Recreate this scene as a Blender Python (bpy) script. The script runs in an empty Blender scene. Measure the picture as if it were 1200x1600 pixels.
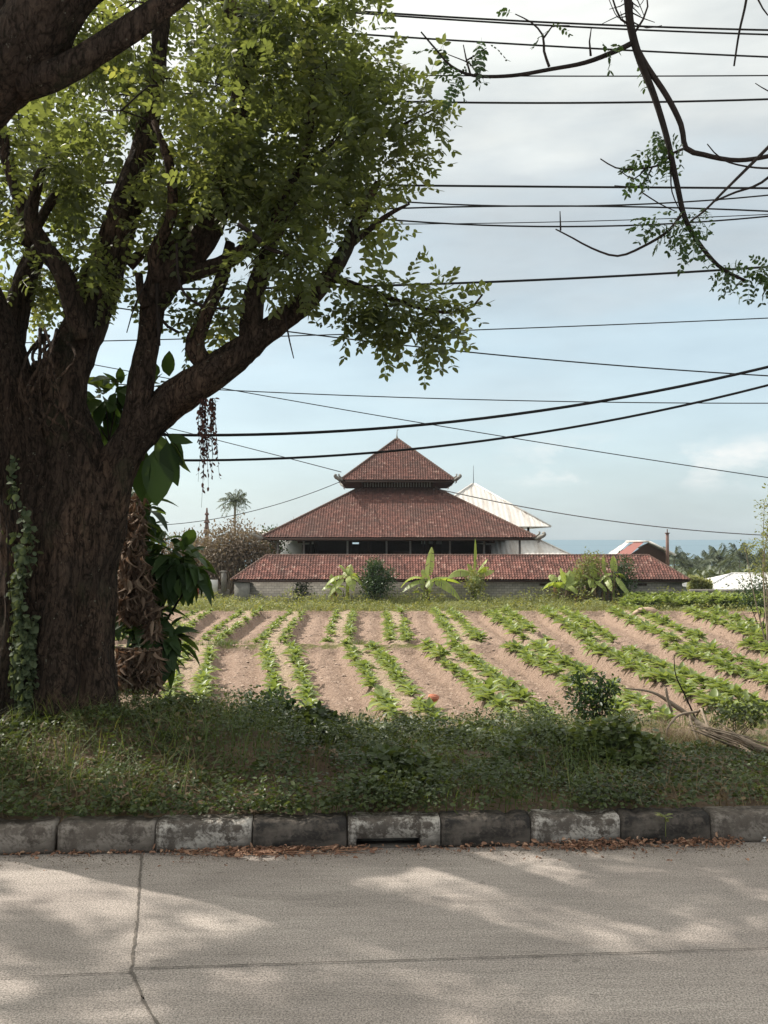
import bpy, math
import numpy as np
from mathutils import Vector, noise
PI = math.pi
sc = bpy.context.scene
# ------------------------------------------------------------------ camera
F = 1500.0
CAMZ = 1.65
PITCH = math.atan(43 / F)
cam_d = bpy.data.cameras.new('camera')
cam = bpy.data.objects.new('camera', cam_d)
sc.collection.objects.link(cam)
cam.location = (0, 0, CAMZ)
cam.rotation_euler = (PI / 2 + PITCH, 0, 0)
cam_d.sensor_fit = 'VERTICAL'
cam_d.sensor_height = 32.0
cam_d.lens = F / 1600 * 32.0
cam_d.clip_start = 0.05
cam_d.clip_end = 100000
sc.camera = cam
# ------------------------------------------------------------------ world + sun
SUN_EL = math.radians(44)
SUN_AZ = math.radians(-62)          # measured from +Y towards +X
SUN = np.array([math.sin(SUN_AZ) * math.cos(SUN_EL), math.cos(SUN_AZ) * math.cos(SUN_EL), math.sin(SUN_EL)])
w = bpy.data.worlds.new('World')
sc.world = w
w.use_nodes = True
nt = w.node_tree
N, L = nt.nodes, nt.links
N.clear()
out = N.new('ShaderNodeOutputWorld')
bg = N.new('ShaderNodeBackground')
bg.inputs[1].default_value = 0.10
L.new(bg.outputs[0], out.inputs[0])
sky = N.new('ShaderNodeTexSky')
sky.sky_type = 'NISHITA'
sky.sun_disc = False
sky.sun_elevation = SUN_EL
sky.sun_rotation = SUN_AZ
sky.air_density = 1.0
sky.dust_density = 1.2
sky.ozone_density = 1.2
tc = N.new('ShaderNodeTexCoord')


def wn(t, **kw):
    n = N.new(t)
    for k, v in kw.items():
        setattr(n, k, v)
    return n


def wmath(op, a, b=None, clamp=False):
    n = wn('ShaderNodeMath', operation=op, use_clamp=clamp)
    for i, v in enumerate((a, b)):
        if v is None:
            continue
        if hasattr(v, 'links'):
            L.new(v, n.inputs[i])
        else:
            n.inputs[i].default_value = v
    return n.outputs[0]


sep = wn('ShaderNodeSeparateXYZ')
L.new(tc.outputs['Generated'], sep.inputs[0])
zz = sep.outputs['Z']


def wramp(src, stops):
    n = wn('ShaderNodeValToRGB')
    cr = n.color_ramp
    while len(cr.elements) < len(stops):
        cr.elements.new(0.5)
    for e, (p, c) in zip(cr.elements, stops):
        e.position = p
        e.color = (*c, 1) if len(c) == 3 else c
    L.new(src, n.inputs[0])
    return n.outputs[0]


def wnoise(scale, vecscale, detail=6, rough=0.55, off=(0, 0, 0)):
    mp = wn('ShaderNodeMapping')
    mp.inputs['Scale'].default_value = vecscale
    mp.inputs['Location'].default_value = off
    L.new(tc.outputs['Generated'], mp.inputs[0])
    n = wn('ShaderNodeTexNoise')
    n.inputs['Scale'].default_value = scale
    n.inputs['Detail'].default_value = detail
    n.inputs['Roughness'].default_value = rough
    L.new(mp.outputs[0], n.inputs[0])
    return n.outputs[0]


# high cloud deck: starts about 17 degrees up with a ragged edge
deck_n = wnoise(1.6, (1, 1, 3.2), off=(0.3, 0, 0.2))
deck = wmath('ADD', wmath('MULTIPLY', wmath('SUBTRACT', deck_n, 0.5), 0.55), zz)
deck_m = wramp(deck, [(0.0, (0.82,) * 3), (0.16, (0.66,) * 3), (0.28, (0.80,) * 3), (0.40, (0.96,) * 3)])
deck_c = wramp(deck, [(0.0, (0.50, 0.60, 0.64)), (0.06, (0.60, 0.72, 0.76)), (0.2, (0.63, 0.77, 0.81)), (0.29, (0.62, 0.70, 0.72)), (0.35, (0.60, 0.645, 0.65)), (0.44, (0.80, 0.82, 0.79)), (0.58, (0.98, 0.98, 0.94)), (0.75, (1.0, 0.98, 0.92))])
# cumulus low on the right
cu = wnoise(9.0, (1, 1, 2.3), 8, 0.6, off=(0.15, 0, 0))
band = wramp(zz, [(0.045, (0, 0, 0)), (0.062, (1, 1, 1)), (0.085, (1, 1, 1)), (0.11, (0, 0, 0))])
cu_m = wmath('MULTIPLY', wmath('MULTIPLY', wmath('MULTIPLY', wmath('SUBTRACT', cu, 0.47), 6.0, True), band), wmath('MULTIPLY', wmath('SUBTRACT', sep.outputs['X'], 0.10), 14.0, True))
# glow of the veiled sun
dotn = wn('ShaderNodeVectorMath', operation='DOT_PRODUCT')
L.new(tc.outputs['Generated'], dotn.inputs[0])
dotn.inputs[1].default_value = tuple(SUN)
glow = wramp(dotn.outputs['Value'], [(0.20, (7.6, 7.6, 7.7)), (0.55, (8.6, 8.6, 8.6)), (0.80, (11, 11, 10.8)), (0.97, (20, 19.6, 18.5))])
gm = wn('ShaderNodeMix', data_type='RGBA', blend_type='MULTIPLY'); gm.inputs[0].default_value = 1
L.new(glow, gm.inputs[6]); L.new(deck_c, gm.inputs[7]); glow = gm.outputs[2]
deck_var = wramp(wnoise(2.6, (1, 1, 4.0), 5, 0.6, off=(0.9, .4, 0)), [(0.3, (0.80, 0.80, 0.80)), (0.7, (1.08, 1.08, 1.07))])
mulc = wn('ShaderNodeMix', data_type='RGBA', blend_type='MULTIPLY')
mulc.inputs[0].default_value = 1
L.new(glow, mulc.inputs[6])
L.new(deck_var, mulc.inputs[7])
m1 = wn('ShaderNodeMix', data_type='RGBA')
L.new(deck_m, m1.inputs[0])
L.new(sky.outputs[0], m1.inputs[6])
L.new(mulc.outputs[2], m1.inputs[7])
m2 = wn('ShaderNodeMix', data_type='RGBA')
L.new(cu_m, m2.inputs[0])
L.new(m1.outputs[2], m2.inputs[6])
m2.inputs[7].default_value = (6.5, 6.7, 6.6, 1)
L.new(m2.outputs[2], bg.inputs[0])
sun_d = bpy.data.lights.new('sun', 'SUN')
sun_d.energy = 4.2
sun_d.angle = math.radians(0.55)
sun_d.color = (1, 0.93, 0.83)
sun_o = bpy.data.objects.new('sun', sun_d)
sc.collection.objects.link(sun_o)
sun_o.rotation_euler = Vector(tuple(SUN)).to_track_quat('Z', 'Y').to_euler()
sc.view_settings.view_transform = 'Standard'
sc.view_settings.look = 'None'
sc.view_settings.exposure = 0.55
sc.view_settings.gamma = 1
sc.cycles.max_bounces = 6
sc.cycles.transparent_max_bounces = 8
sc.cycles.volume_bounces = 0

rng = np.random.default_rng(11)
# ------------------------------------------------------------------ helpers
cp, sp_ = math.cos(PITCH), math.sin(PITCH)


def P(px, py, Y):
    """world point at depth Y seen at photo pixel (px, py)"""
    a = (px - 600) / F
    b = (800 - py) / F
    dy = cp - b * sp_
    dz = sp_ + b * cp
    t = Y / dy
    return np.array([a * t, Y, CAMZ + dz * t])


def tag(o, label=None, cat=None, group=None, kind=None):
    if label: o['label'] = label
    if cat: o['category'] = cat
    if group: o['group'] = group
    if kind: o['kind'] = kind
    return o


def empty(name, loc=(0, 0, 0)):
    o = bpy.data.objects.new(name, None)
    sc.collection.objects.link(o)
    o.location = tuple(float(v) for v in loc)
    return o


def link(name, me, parent=None):
    o = bpy.data.objects.new(name, me)
    sc.collection.objects.link(o)
    if parent is not None:
        o.parent = parent
        if parent.type == 'EMPTY' or True:
            p = parent
            off = Vector((0, 0, 0))
            while p is not None:
                off += p.location
                p = p.parent
            o.location = -off          # mesh data are in world coordinates
    return o


class MB:
    def __init__(s):
        s.V = []; s.F = []; s.n = 0; s.A = []; s.M = []

    def add(s, V, Fs, var=None, mi=0):
        V = np.asarray(V, float)
        if not isinstance(Fs, (list, tuple)) or (len(Fs) and np.ndim(Fs[0]) < 2):
            Fs = [Fs]
        for f in Fs:
            f = np.asarray(f, int)
            if f.size == 0: continue
            s.F.append(f + s.n)
            if var is None: a = np.full(len(f), rng.random())
            elif np.ndim(var) == 0: a = np.full(len(f), float(var))
            else: a = np.asarray(var, float)
            s.A.append(a)
            s.M.append(np.full(len(f), mi))
        s.V.append(V); s.n += len(V)

    def box(s, c, d, rz=0.0, mi=0, taper=1.0, bev=0.0):
        x, y, z = np.array(d) / 2.0
        V = np.array([[-x, -y, -z], [x, -y, -z], [x, y, -z], [-x, y, -z], [-x * taper, -y * taper, z], [x * taper, -y * taper, z], [x * taper, y * taper, z], [-x * taper, y * taper, z]])
        c_, s_ = math.cos(rz), math.sin(rz)
        V = V @ np.array([[c_, s_, 0], [-s_, c_, 0], [0, 0, 1]]) + np.array(c)
        s.add(V, [np.array([[0, 3, 2, 1], [4, 5, 6, 7], [0, 1, 5, 4], [1, 2, 6, 5], [2, 3, 7, 6], [3, 0, 4, 7]])], mi=mi)

    def tube(s, pts, rad, sides=8, step=None, bark=0.0, bf=6.0, cap=True, mi=0, seed=0.0, knob=0.0):
        pts = np.asarray(pts, float); rad = np.asarray(rad, float) * np.ones(len(pts))
        if step: pts, rad = spline(pts, rad, step)
        n = len(pts)
        T = np.gradient(pts, axis=0); T /= np.linalg.norm(T, axis=1)[:, None] + 1e-9
        up = np.array([0, 0, 1.0]) if abs(T[0][2]) < 0.9 else np.array([1.0, 0, 0])
        Nn = np.zeros_like(pts); v = np.cross(T[0], up); v /= np.linalg.norm(v)
        for i in range(n):
            v = v - T[i] * np.dot(v, T[i]); v /= np.linalg.norm(v) + 1e-9; Nn[i] = v
        B = np.cross(T, Nn)
        a = np.arange(sides) / sides * 2 * PI
        ring = np.cos(a)[None, :, None] * Nn[:, None, :] + np.sin(a)[None, :, None] * B[:, None, :]
        R = np.repeat(rad[:, None], sides, 1)
        if bark or knob:
            Ls = np.concatenate([[0], np.cumsum(np.linalg.norm(np.diff(pts, axis=0), axis=1))])
            for i in range(n):
                for j in range(sides):
                    ca, sa = math.cos(a[j]), math.sin(a[j])
                    q = rad[i]
                    h = noise.noise(Vector((ca * q * bf * 3 + seed, sa * q * bf * 3, Ls[i] * bf * 0.45)))
                    h2 = noise.noise(Vector((ca * q * bf * 8 + seed, sa * q * bf * 8, Ls[i] * bf * 1.4 + 9)))
                    k = noise.noise(Vector((ca * 0.9 + seed, sa * 0.9, Ls[i] * 2.0 + seed)))
                    R[i, j] += bark * ((1 - abs(h) * 2.2) - 0.5 + 0.35 * h2) + knob * k * rad[i]
        V = pts[:, None, :] + ring * R[:, :, None]
        idx = np.arange(n * sides).reshape(n, sides)
        nx = np.roll(idx, -1, 1)
        q = np.stack([idx[:-1], nx[:-1], nx[1:], idx[1:]], -1).reshape(-1, 4)
        Fs = [q]
        if cap:
            Fs += [idx[0][::-1].reshape(1, -1), idx[-1].reshape(1, -1)]
        s.add(V.reshape(-1, 3), Fs, mi=mi)

    def build(s, name, mats, parent=None, smooth=False):
        me = bpy.data.meshes.new(name)
        V = np.concatenate(s.V); me.vertices.add(len(V)); me.vertices.foreach_set('co', V.astype(np.float32).ravel())
        tot = sum(f.size for f in s.F); me.loops.add(tot)
        me.loops.foreach_set('vertex_index', np.concatenate([f.ravel() for f in s.F]).astype(np.int32))
        ks = np.concatenate([np.full(len(f), f.shape[1]) for f in s.F])
        me.polygons.add(len(ks))
        me.polygons.foreach_set('loop_start', np.concatenate([[0], np.cumsum(ks)[:-1]]).astype(np.int32))
        me.polygons.foreach_set('material_index', np.concatenate(s.M).astype(np.int32))
        me.update(calc_edges=True)
        at = me.attributes.new('var', 'FLOAT', 'FACE')
        at.data.foreach_set('value', np.concatenate(s.A).astype(np.float32))
        if smooth: me.polygons.foreach_set('use_smooth', np.ones(len(ks), bool))
        for m in (mats if isinstance(mats, (list, tuple)) else [mats]): me.materials.append(m)
        return link(name, me, parent)


def spline(pts, rad, step):
    n = len(pts)
    if n == 2:
        k = max(2, int(np.linalg.norm(pts[1] - pts[0]) / step) + 1)
        t = np.linspace(0, 1, k)[:, None]
        return pts[0] * (1 - t) + pts[1] * t, rad[0] * (1 - t[:, 0]) + rad[1] * t[:, 0]
    Pp = np.vstack([2 * pts[0] - pts[1], pts, 2 * pts[-1] - pts[-2]]); o = []; r = []
    for i in range(n - 1):
        p0, p1, p2, p3 = Pp[i:i + 4]
        k = max(1, int(np.linalg.norm(p2 - p1) / step))
        for j in range(k):
            t = j / k
            o.append(0.5 * ((2 * p1) + (-p0 + p2) * t + (2 * p0 - 5 * p1 + 4 * p2 - p3) * t * t + (-p0 + 3 * p1 - 3 * p2 + p3) * t ** 3))
            r.append(rad[i] * (1 - t) + rad[i + 1] * t)
    o.append(pts[-1]); r.append(rad[-1])
    return np.array(o), np.array(r)


# leaf templates: x = length, y = width, z = up
def leaf_t(segs=2, w=0.45, fold=0.12, droop=0.0, shape=None):
    """returns V,F of a unit leaf with midrib; segs cross sections"""
    xs = np.linspace(0, 1, segs + 2)
    if shape is None: shape = lambda x: np.sin(np.clip(x, 0, 1) ** 0.8 * PI) ** 0.75
    V = []; Fq = []
    zc = -droop * xs ** 2
    for i, x in enumerate(xs):
        hw = 0.5 * w * float(shape(x)) if 0 < i < len(xs) - 1 else 0.012
        V += [[x, -hw, zc[i] + fold * hw * 2], [x, 0, zc[i]], [x, hw, zc[i] + fold * hw * 2]]
    for i in range(len(xs) - 1):
        a = i * 3
        Fq += [[a, a + 3, a + 4, a + 1], [a + 1, a + 4, a + 5, a + 2]]
    return np.array(V), np.array(Fq)


LEAF6 = (np.array([[0, 0, 0], [0.3, -0.24, 0.05], [0.72, -0.2, 0.03], [1, 0, -0.04], [0.72, 0.2, 0.03], [0.3, 0.24, 0.05]]), np.array([[0, 1, 2, 3], [0, 3, 4, 5]]))


def frames(D, roll=None, upb=None):
    """rotation matrices (n,3,3) with columns x=D"""
    D = D / (np.linalg.norm(D, axis=1)[:, None] + 1e-9)
    up = np.tile([0, 0, 1.0], (len(D), 1)) + (rng.normal(0, 0.02, (len(D), 3)))
    Y = np.cross(up, D); Y /= np.linalg.norm(Y, axis=1)[:, None] + 1e-9
    Z = np.cross(D, Y)
    if roll is not None:
        c, s = np.cos(roll)[:, None], np.sin(roll)[:, None]
        Y, Z = Y * c + Z * s, Z * c - Y * s
    return np.stack([D, Y, Z], axis=2)


def scatter(mb, tmpl, pos, R, scl, var=None, mi=0):
    V, Fq = tmpl
    n = len(pos); k = len(V)
    scl = np.asarray(scl, float)
    if scl.ndim == 1: scl = scl[:, None]
    VV = V[None] * (scl[:, None, :] if scl.shape[1] == 3 else scl[:, None, :])
    W = np.einsum('nij,nkj->nki', R, VV) + pos[:, None, :]
    FF = (Fq[None] + (np.arange(n) * k)[:, None, None]).reshape(-1, Fq.shape[1])
    if var is None: var = rng.random(n)
    mb.add(W.reshape(-1, 3), [FF], var=np.repeat(var, len(Fq)), mi=mi)


def frond_t(pairs=6, ll=0.17, lw=0.5, seed=0, droop=0.25, rach=0.004):
    """pinnate leaf, unit length; leaflets in pairs"""
    r = np.random.default_rng(seed); Vs = []; Fs = []; n = 0
    lv, lf = LEAF6
    for i in range(pairs):
        x = 0.18 + 0.8 * i / (pairs - 1)
        for s in (-1, 1):
            a = s * (1.15 + r.normal(0, .15)); tw = r.normal(0, .35); L_ = ll * (1 + r.normal(0, .12)) * (0.75 + 0.5 * math.sin(PI * (i + 1) / (pairs + 1)))
            V = lv * [L_, L_ * lw / 0.48, L_]
            c, s2 = math.cos(tw), math.sin(tw); V = V @ np.array([[1, 0, 0], [0, c, s2], [0, -s2, c]])
            el = r.normal(-0.25, .2); c, s2 = math.cos(el), math.sin(el); V = V @ np.array([[c, 0, s2], [0, 1, 0], [-s2, 0, c]])
            c, s2 = math.cos(a), math.sin(a); V = V @ np.array([[c, s2, 0], [-s2, c, 0], [0, 0, 1]])
            V = V + [x, 0, -droop * x * x]; Vs.append(V); Fs.append(lf + n); n += len(V)
    V = lv * [ll * 1.1, ll * lw / .45, ll] + [1, 0, -droop]; Vs.append(V); Fs.append(lf + n); n += len(V)
    xs = np.linspace(0, 1, 4)
    V = np.array([[x, y, -droop * x * x] for x in xs for y in (-rach, rach)]); Vs.append(V)
    Fs.append(np.array([[2 * i, 2 * i + 2, 2 * i + 3, 2 * i + 1] for i in range(3)]) + n)
    return np.concatenate(Vs), np.concatenate(Fs)


# ------------------------------------------------------------------ materials
def new_mat(name):
    m = bpy.data.materials.new(name); m.use_nodes = True
    m.node_tree.nodes.clear()
    return m


class NT:
    def __init__(s, name):
        s.m = new_mat(name); s.N = s.m.node_tree.nodes; s.L = s.m.node_tree.links
        s.tc = s.N.new('ShaderNodeTexCoord')

    def n(s, t, **kw):
        x = s.N.new(t)
        for k, v in kw.items(): setattr(x, k, v)
        return x

    def put(s, inp, v):
        if hasattr(v, 'is_linked') or hasattr(v, 'links'): s.L.new(v, inp)
        else: inp.default_value = v

    def noise(s, scale, vec=(1, 1, 1), detail=5, rough=0.55, dist=0.0, src=None):
        mp = s.n('ShaderNodeMapping'); mp.inputs['Scale'].default_value = vec
        s.L.new(src or s.tc.outputs['Object'], mp.inputs[0])
        x = s.n('ShaderNodeTexNoise'); x.inputs['Scale'].default_value = scale; x.inputs['Detail'].default_value = detail
        x.inputs['Roughness'].default_value = rough; x.inputs['Distortion'].default_value = dist
        s.L.new(mp.outputs[0], x.inputs[0]); return x.outputs[0]

    def vor(s, scale, vec=(1, 1, 1), feature='F1', outp=0):
        mp = s.n('ShaderNodeMapping'); mp.inputs['Scale'].default_value = vec
        s.L.new(s.tc.outputs['Object'], mp.inputs[0])
        x = s.n('ShaderNodeTexVoronoi', feature=feature); x.inputs['Scale'].default_value = scale
        s.L.new(mp.outputs[0], x.inputs[0]); return x.outputs[outp]

    def ramp(s, src, stops):
        x = s.n('ShaderNodeValToRGB'); cr = x.color_ramp
        while len(cr.elements) < len(stops): cr.elements.new(0.5)
        for e, (p, c) in zip(cr.elements, stops):
            e.position = p; c = (c, c, c) if np.ndim(c) == 0 else c; e.color = (*c, 1)
        s.L.new(src, x.inputs[0]); return x.outputs[0]

    def mix(s, f, a, b, mode='MIX'):
        x = s.n('ShaderNodeMix', data_type='RGBA', blend_type=mode)
        for i, v in ((0, f), (6, a), (7, b)):
            if isinstance(v, tuple) and len(v) == 3: v = (*v, 1)
            s.put(x.inputs[i], v)
        return x.outputs[2]

    def math(s, op, a, b=0.0, clamp=False):
        x = s.n('ShaderNodeMath', operation=op, use_clamp=clamp); s.put(x.inputs[0], a); s.put(x.inputs[1], b); return x.outputs[0]

    def attr(s, name='var'):
        x = s.n('ShaderNodeAttribute', attribute_name=name); return x.outputs['Fac']

    def bump(s, h, strength, dist, prev=None):
        x = s.n('ShaderNodeBump'); x.inputs['Strength'].default_value = strength; x.inputs['Distance'].default_value = dist
        s.L.new(h, x.inputs['Height'])
        if prev is not None: s.L.new(prev, x.inputs['Normal'])
        return x.outputs[0]

    def pbr(s, col, rough=0.85, normal=None, spec=0.3, metal=0.0, trans=0.0, tcol=None):
        o = s.n('ShaderNodeOutputMaterial'); b = s.n('ShaderNodeBsdfPrincipled')
        if isinstance(col, tuple) and len(col) == 3: col = (*col, 1)
        s.put(b.inputs['Base Color'], col); s.put(b.inputs['Roughness'], rough); b.inputs['Specular IOR Level'].default_value = spec
        b.inputs['Metallic'].default_value = metal
        if normal is not None: s.L.new(normal, b.inputs['Normal'])
        if trans > 0:
            t = s.n('ShaderNodeBsdfTranslucent'); s.put(t.inputs[0], tcol if tcol is not None else col)
            mx = s.n('ShaderNodeMixShader'); mx.inputs[0].default_value = trans
            s.L.new(b.outputs[0], mx.inputs[1]); s.L.new(t.outputs[0], mx.inputs[2]); s.L.new(mx.outputs[0], o.inputs[0])
        else: s.L.new(b.outputs[0], o.inputs[0])
        return s.m


def leaf_mat(name, c1, c2, c3=None, trans=0.35, tc1=None, rough=0.5, nz=3.0, spec=0.35):
    t = NT(name)
    st = [(0.1, c1), (0.75, c2)] + ([(0.97, c3)] if c3 else [])
    v = t.math('ADD', t.math('MULTIPLY', t.attr(), 0.65), t.math('MULTIPLY', t.noise(nz, detail=2), 0.4))
    col = t.ramp(v, st)
    tcol = t.mix(1.0, col, tc1 or (1.9, 1.7, 0.7), 'MULTIPLY')
    return t.pbr(col, rough, spec=spec, trans=trans, tcol=tcol)


def simple(name, c1, c2, scale=5, vec=(1, 1, 1), rough=0.85, bump=0.3, bd=0.02, spec=0.25, metal=0.0, detail=6):
    t = NT(name); nz = t.noise(scale, vec, detail=detail, rough=0.65)
    v = t.math('ADD', t.math('MULTIPLY', t.attr(), 0.25), t.math('MULTIPLY', nz, 0.85))
    return t.pbr(t.ramp(v, [(0.3, c1), (0.75, c2)]), rough, t.bump(nz, bump, bd), spec, metal)


def bark_mat(name, c1, c2, c3, s=9.0):
    t = NT(name)
    wob = t.noise(5.0, (1, 1, .5), detail=4)
    r = t.noise(s, (1, 1, 0.22), detail=8, rough=0.75, dist=0.8)
    f = t.noise(s * 5, (1, 1, 0.5), detail=6, rough=0.75)
    big = t.noise(1.9, detail=4, rough=.6)
    mp = t.n('ShaderNodeMapping'); mp.inputs['Scale'].default_value = (1, 1, .2); t.L.new(t.tc.outputs['Object'], mp.inputs[0])
    va = t.n('ShaderNodeVectorMath', operation='ADD'); t.L.new(mp.outputs[0], va.inputs[0]); sc2 = t.n('ShaderNodeVectorMath', operation='SCALE'); cb = t.n('ShaderNodeCombineXYZ')
    for i in range(3): t.L.new(wob, cb.inputs[i])
    t.L.new(cb.outputs[0], sc2.inputs[0]); sc2.inputs['Scale'].default_value = .34; t.L.new(sc2.outputs[0], va.inputs[1])
    vo = t.n('ShaderNodeTexVoronoi', feature='DISTANCE_TO_EDGE'); vo.inputs['Scale'].default_value = 22; t.L.new(va.outputs[0], vo.inputs[0])
    crack = t.ramp(vo.outputs[0], [(0.0, 0.0), (0.16, 1.0)])
    h = t.math('ADD', t.math('ADD', t.math('MULTIPLY', t.math('ABSOLUTE', t.math('SUBTRACT', r, 0.5)), 1.2), t.math('MULTIPLY', f, 0.35)), t.math('MULTIPLY', crack, .12))
    col = t.mix(t.ramp(h, [(0.20, 0.0), (0.52, 1.0)]), c1, t.mix(t.ramp(big, [(0.46, 0.0), (0.66, 1.0)]), c2, c3))
    col = t.mix(t.ramp(t.noise(26, detail=4, rough=.7), [(0.66, 0.0), (0.70, 0.8)]), col, (0.20, 0.19, 0.15))
    col = t.mix(t.ramp(t.noise(3.3, (1, 1, .6), detail=6, rough=.7), [(0.56, 0.0), (0.70, 0.55)]), col, (0.045, 0.05, 0.028))
    return t.pbr(col, 0.95, t.bump(h, 1.0, 0.045), 0.12)


M = {}
M['bark'] = bark_mat('bark_dark', (0.016, 0.012, 0.0095), (0.105, 0.074, 0.057), (0.20, 0.128, 0.09))
M['twig'] = simple('twig_bark', (0.012, 0.009, 0.008), (0.035, 0.025, 0.021), 12, rough=0.9)
M['palebark'] = simple('pale_bark', (0.16, 0.12, 0.09), (0.34, 0.28, 0.21), 8, rough=0.9)
M['leaf'] = leaf_mat('raintree_leaf', (0.045, 0.06, 0.032), (0.105, 0.125, 0.056), (0.25, 0.25, 0.10), trans=0.52, tc1=(2.6, 2.5, 1.1), rough=0.42)
M['leaf_dk'] = leaf_mat('shrub_leaf', (0.018, 0.038, 0.016), (0.045, 0.085, 0.028), trans=0.25, rough=0.45)
M['bigleaf'] = leaf_mat('broad_leaf', (0.022, 0.045, 0.018), (0.06, 0.105, 0.034), (0.13, .17, .05), trans=0.3, rough=0.55, nz=2.0, spec=.25)
M['ivy'] = leaf_mat('ivy_leaf', (0.05, 0.075, 0.042), (0.12, 0.15, 0.085), trans=0.25, rough=0.65, spec=.15)
M['weed'] = leaf_mat('weed_leaf', (0.026, 0.042, 0.018), (0.098, 0.13, 0.05), (0.23, 0.23, 0.11), trans=0.3, rough=0.45, nz=1.3)
M['grass'] = leaf_mat('grass_blade', (0.05, 0.085, 0.025), (0.12, 0.165, 0.05), (0.26, 0.24, 0.11), trans=0.3, rough=0.6, nz=0.5)
M['drygrass'] = leaf_mat('dry_grass', (0.10, 0.075, 0.042), (0.25, 0.19, 0.11), trans=0.2, tc1=(1.2, 1.1, 0.9), rough=0.8)
M['dryleaf'] = leaf_mat('dry_leaf', (0.07, 0.045, 0.033), (0.24, 0.165, 0.115), (0.42, 0.32, 0.23), trans=0.2, tc1=(1.3, 1.0, 0.8), rough=0.8)
M['dkdry'] = leaf_mat('dark_dry_leaf', (0.05, 0.025, 0.02), (0.13, 0.06, 0.045), trans=0.2, tc1=(1.3, 1.0, 0.8), rough=0.8)
M['litter'] = leaf_mat('leaf_litter', (0.14, 0.07, 0.05), (0.38, 0.22, 0.14), (0.6, 0.46, 0.34), trans=0.1, tc1=(1.2, 1.0, 0.8), rough=0.75, nz=9)
M['crop'] = leaf_mat('crop_leaf', (0.13, 0.175, 0.055), (0.22, 0.27, 0.10), (0.38, 0.42, 0.20), trans=0.35, tc1=(1.5, 1.5, 0.7), rough=0.42, nz=0.7)
M['weedfar'] = leaf_mat('verge_weed_leaf', (0.11, 0.14, 0.05), (0.22, 0.24, 0.095), (0.42, 0.38, 0.2), trans=0.3, rough=0.6, nz=0.35)
M['banana'] = leaf_mat('banana_leaf', (0.20, 0.26, 0.07), (0.34, 0.40, 0.13), (0.52, 0.52, 0.22), trans=0.45, tc1=(1.7, 1.7, 0.6), rough=0.4, nz=1)
M['palm'] = leaf_mat('palm_leaf', (0.055, 0.075, 0.045), (0.10, 0.125, 0.07), trans=0.2, rough=0.5, nz=0.3)
M['frangi'] = leaf_mat('frangipani_leaf', (0.13, 0.10, 0.075), (0.24, 0.19, 0.14), (0.44, 0.36, 0.31), trans=0.2, tc1=(1.3, 1.2, 0.7), rough=0.6, nz=0.5)


# --- road concrete
t = NT('road_concrete')
grain = t.noise(125, detail=5, rough=0.85)
grain2 = t.vor(85)
patch = t.noise(0.9, (1, 1.8, 1), detail=5)
streak = t.noise(9, (0.35, 3, 1), detail=5, rough=0.7)
base = t.mix(t.ramp(patch, [(0.3, 0.0), (0.7, 1.0)]), (0.285, 0.25, 0.225), (0.40, 0.355, 0.318))
base = t.mix(t.ramp(streak, [(0.42, 0.0), (0.72, 0.45)]), base, (0.20, 0.175, 0.155))
base = t.mix(t.ramp(t.noise(2.2, (.5, 1.6, 1), detail=6, rough=.7), [(0.50, 0.0), (0.72, 0.55)]), base, (0.17, 0.15, 0.135))
base = t.mix(t.ramp(t.noise(14, (1, 1, 1), detail=3, rough=.5), [(0.66, 0.0), (0.74, 0.45)]), base, (0.13, 0.115, 0.10))
g = t.ramp(grain, [(0.38, 0.28), (0.5, 0.95), (0.62, 1.6)])
base = t.mix(1.0, base, g, 'MULTIPLY')
sp2 = t.ramp(grain2, [(0.10, 0.25), (0.28, 1.0)])
base = t.mix(0.75, base, sp2, 'MULTIPLY')
nrm = t.bump(grain, 0.35, 0.004)
M['road'] = t.pbr(base, 0.82, nrm, 0.3)
M['joint'] = simple('joint_tar', (0.05, 0.044, 0.04), (0.2, 0.175, 0.15), 60)
# --- kerb: worn paint
def kerb_mat(name, paint, wear, k):
    t = NT(name)
    n1 = t.noise(7, (1, 1, 1.4), detail=7, rough=0.72, dist=0.4); n2 = t.noise(55, detail=5, rough=0.75)
    body = t.ramp(t.noise(16, (1, 1, .5), detail=6, rough=.7), [(0.3, (0.05, 0.042, 0.036)), (0.7, (0.15, 0.128, 0.11))])
    f = t.math('ADD', t.math('MULTIPLY', n1, 0.7), t.math('MULTIPLY', n2, 0.3))
    col = t.mix(t.ramp(f, [(k, 0.0), (k + 0.09, 1.0)]), body, paint)
    col = t.mix(t.ramp(t.noise(3.5, (1, 1, 3), detail=5), [(0.45, 0.0), (0.62, 0.75)]), col, wear)
    return t.pbr(col, 0.9, t.bump(n2, 0.7, 0.006), 0.2)
M['kerbw'] = kerb_mat('kerb_white_worn', (0.46, 0.43, 0.39), (0.11, 0.097, 0.085), 0.47)
M['kerbk'] = kerb_mat('kerb_black_worn', (0.035, 0.032, 0.030), (0.15, 0.13, 0.112), 0.44)
M['kerbg'] = kerb_mat('kerb_bare', (0.25, 0.222, 0.195), (0.13, 0.112, 0.096), 0.47)
M['soilv'] = simple('verge_soil', (0.06, 0.042, 0.028), (0.17, 0.12, 0.08), 6, bump=0.8, bd=0.03)
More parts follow.
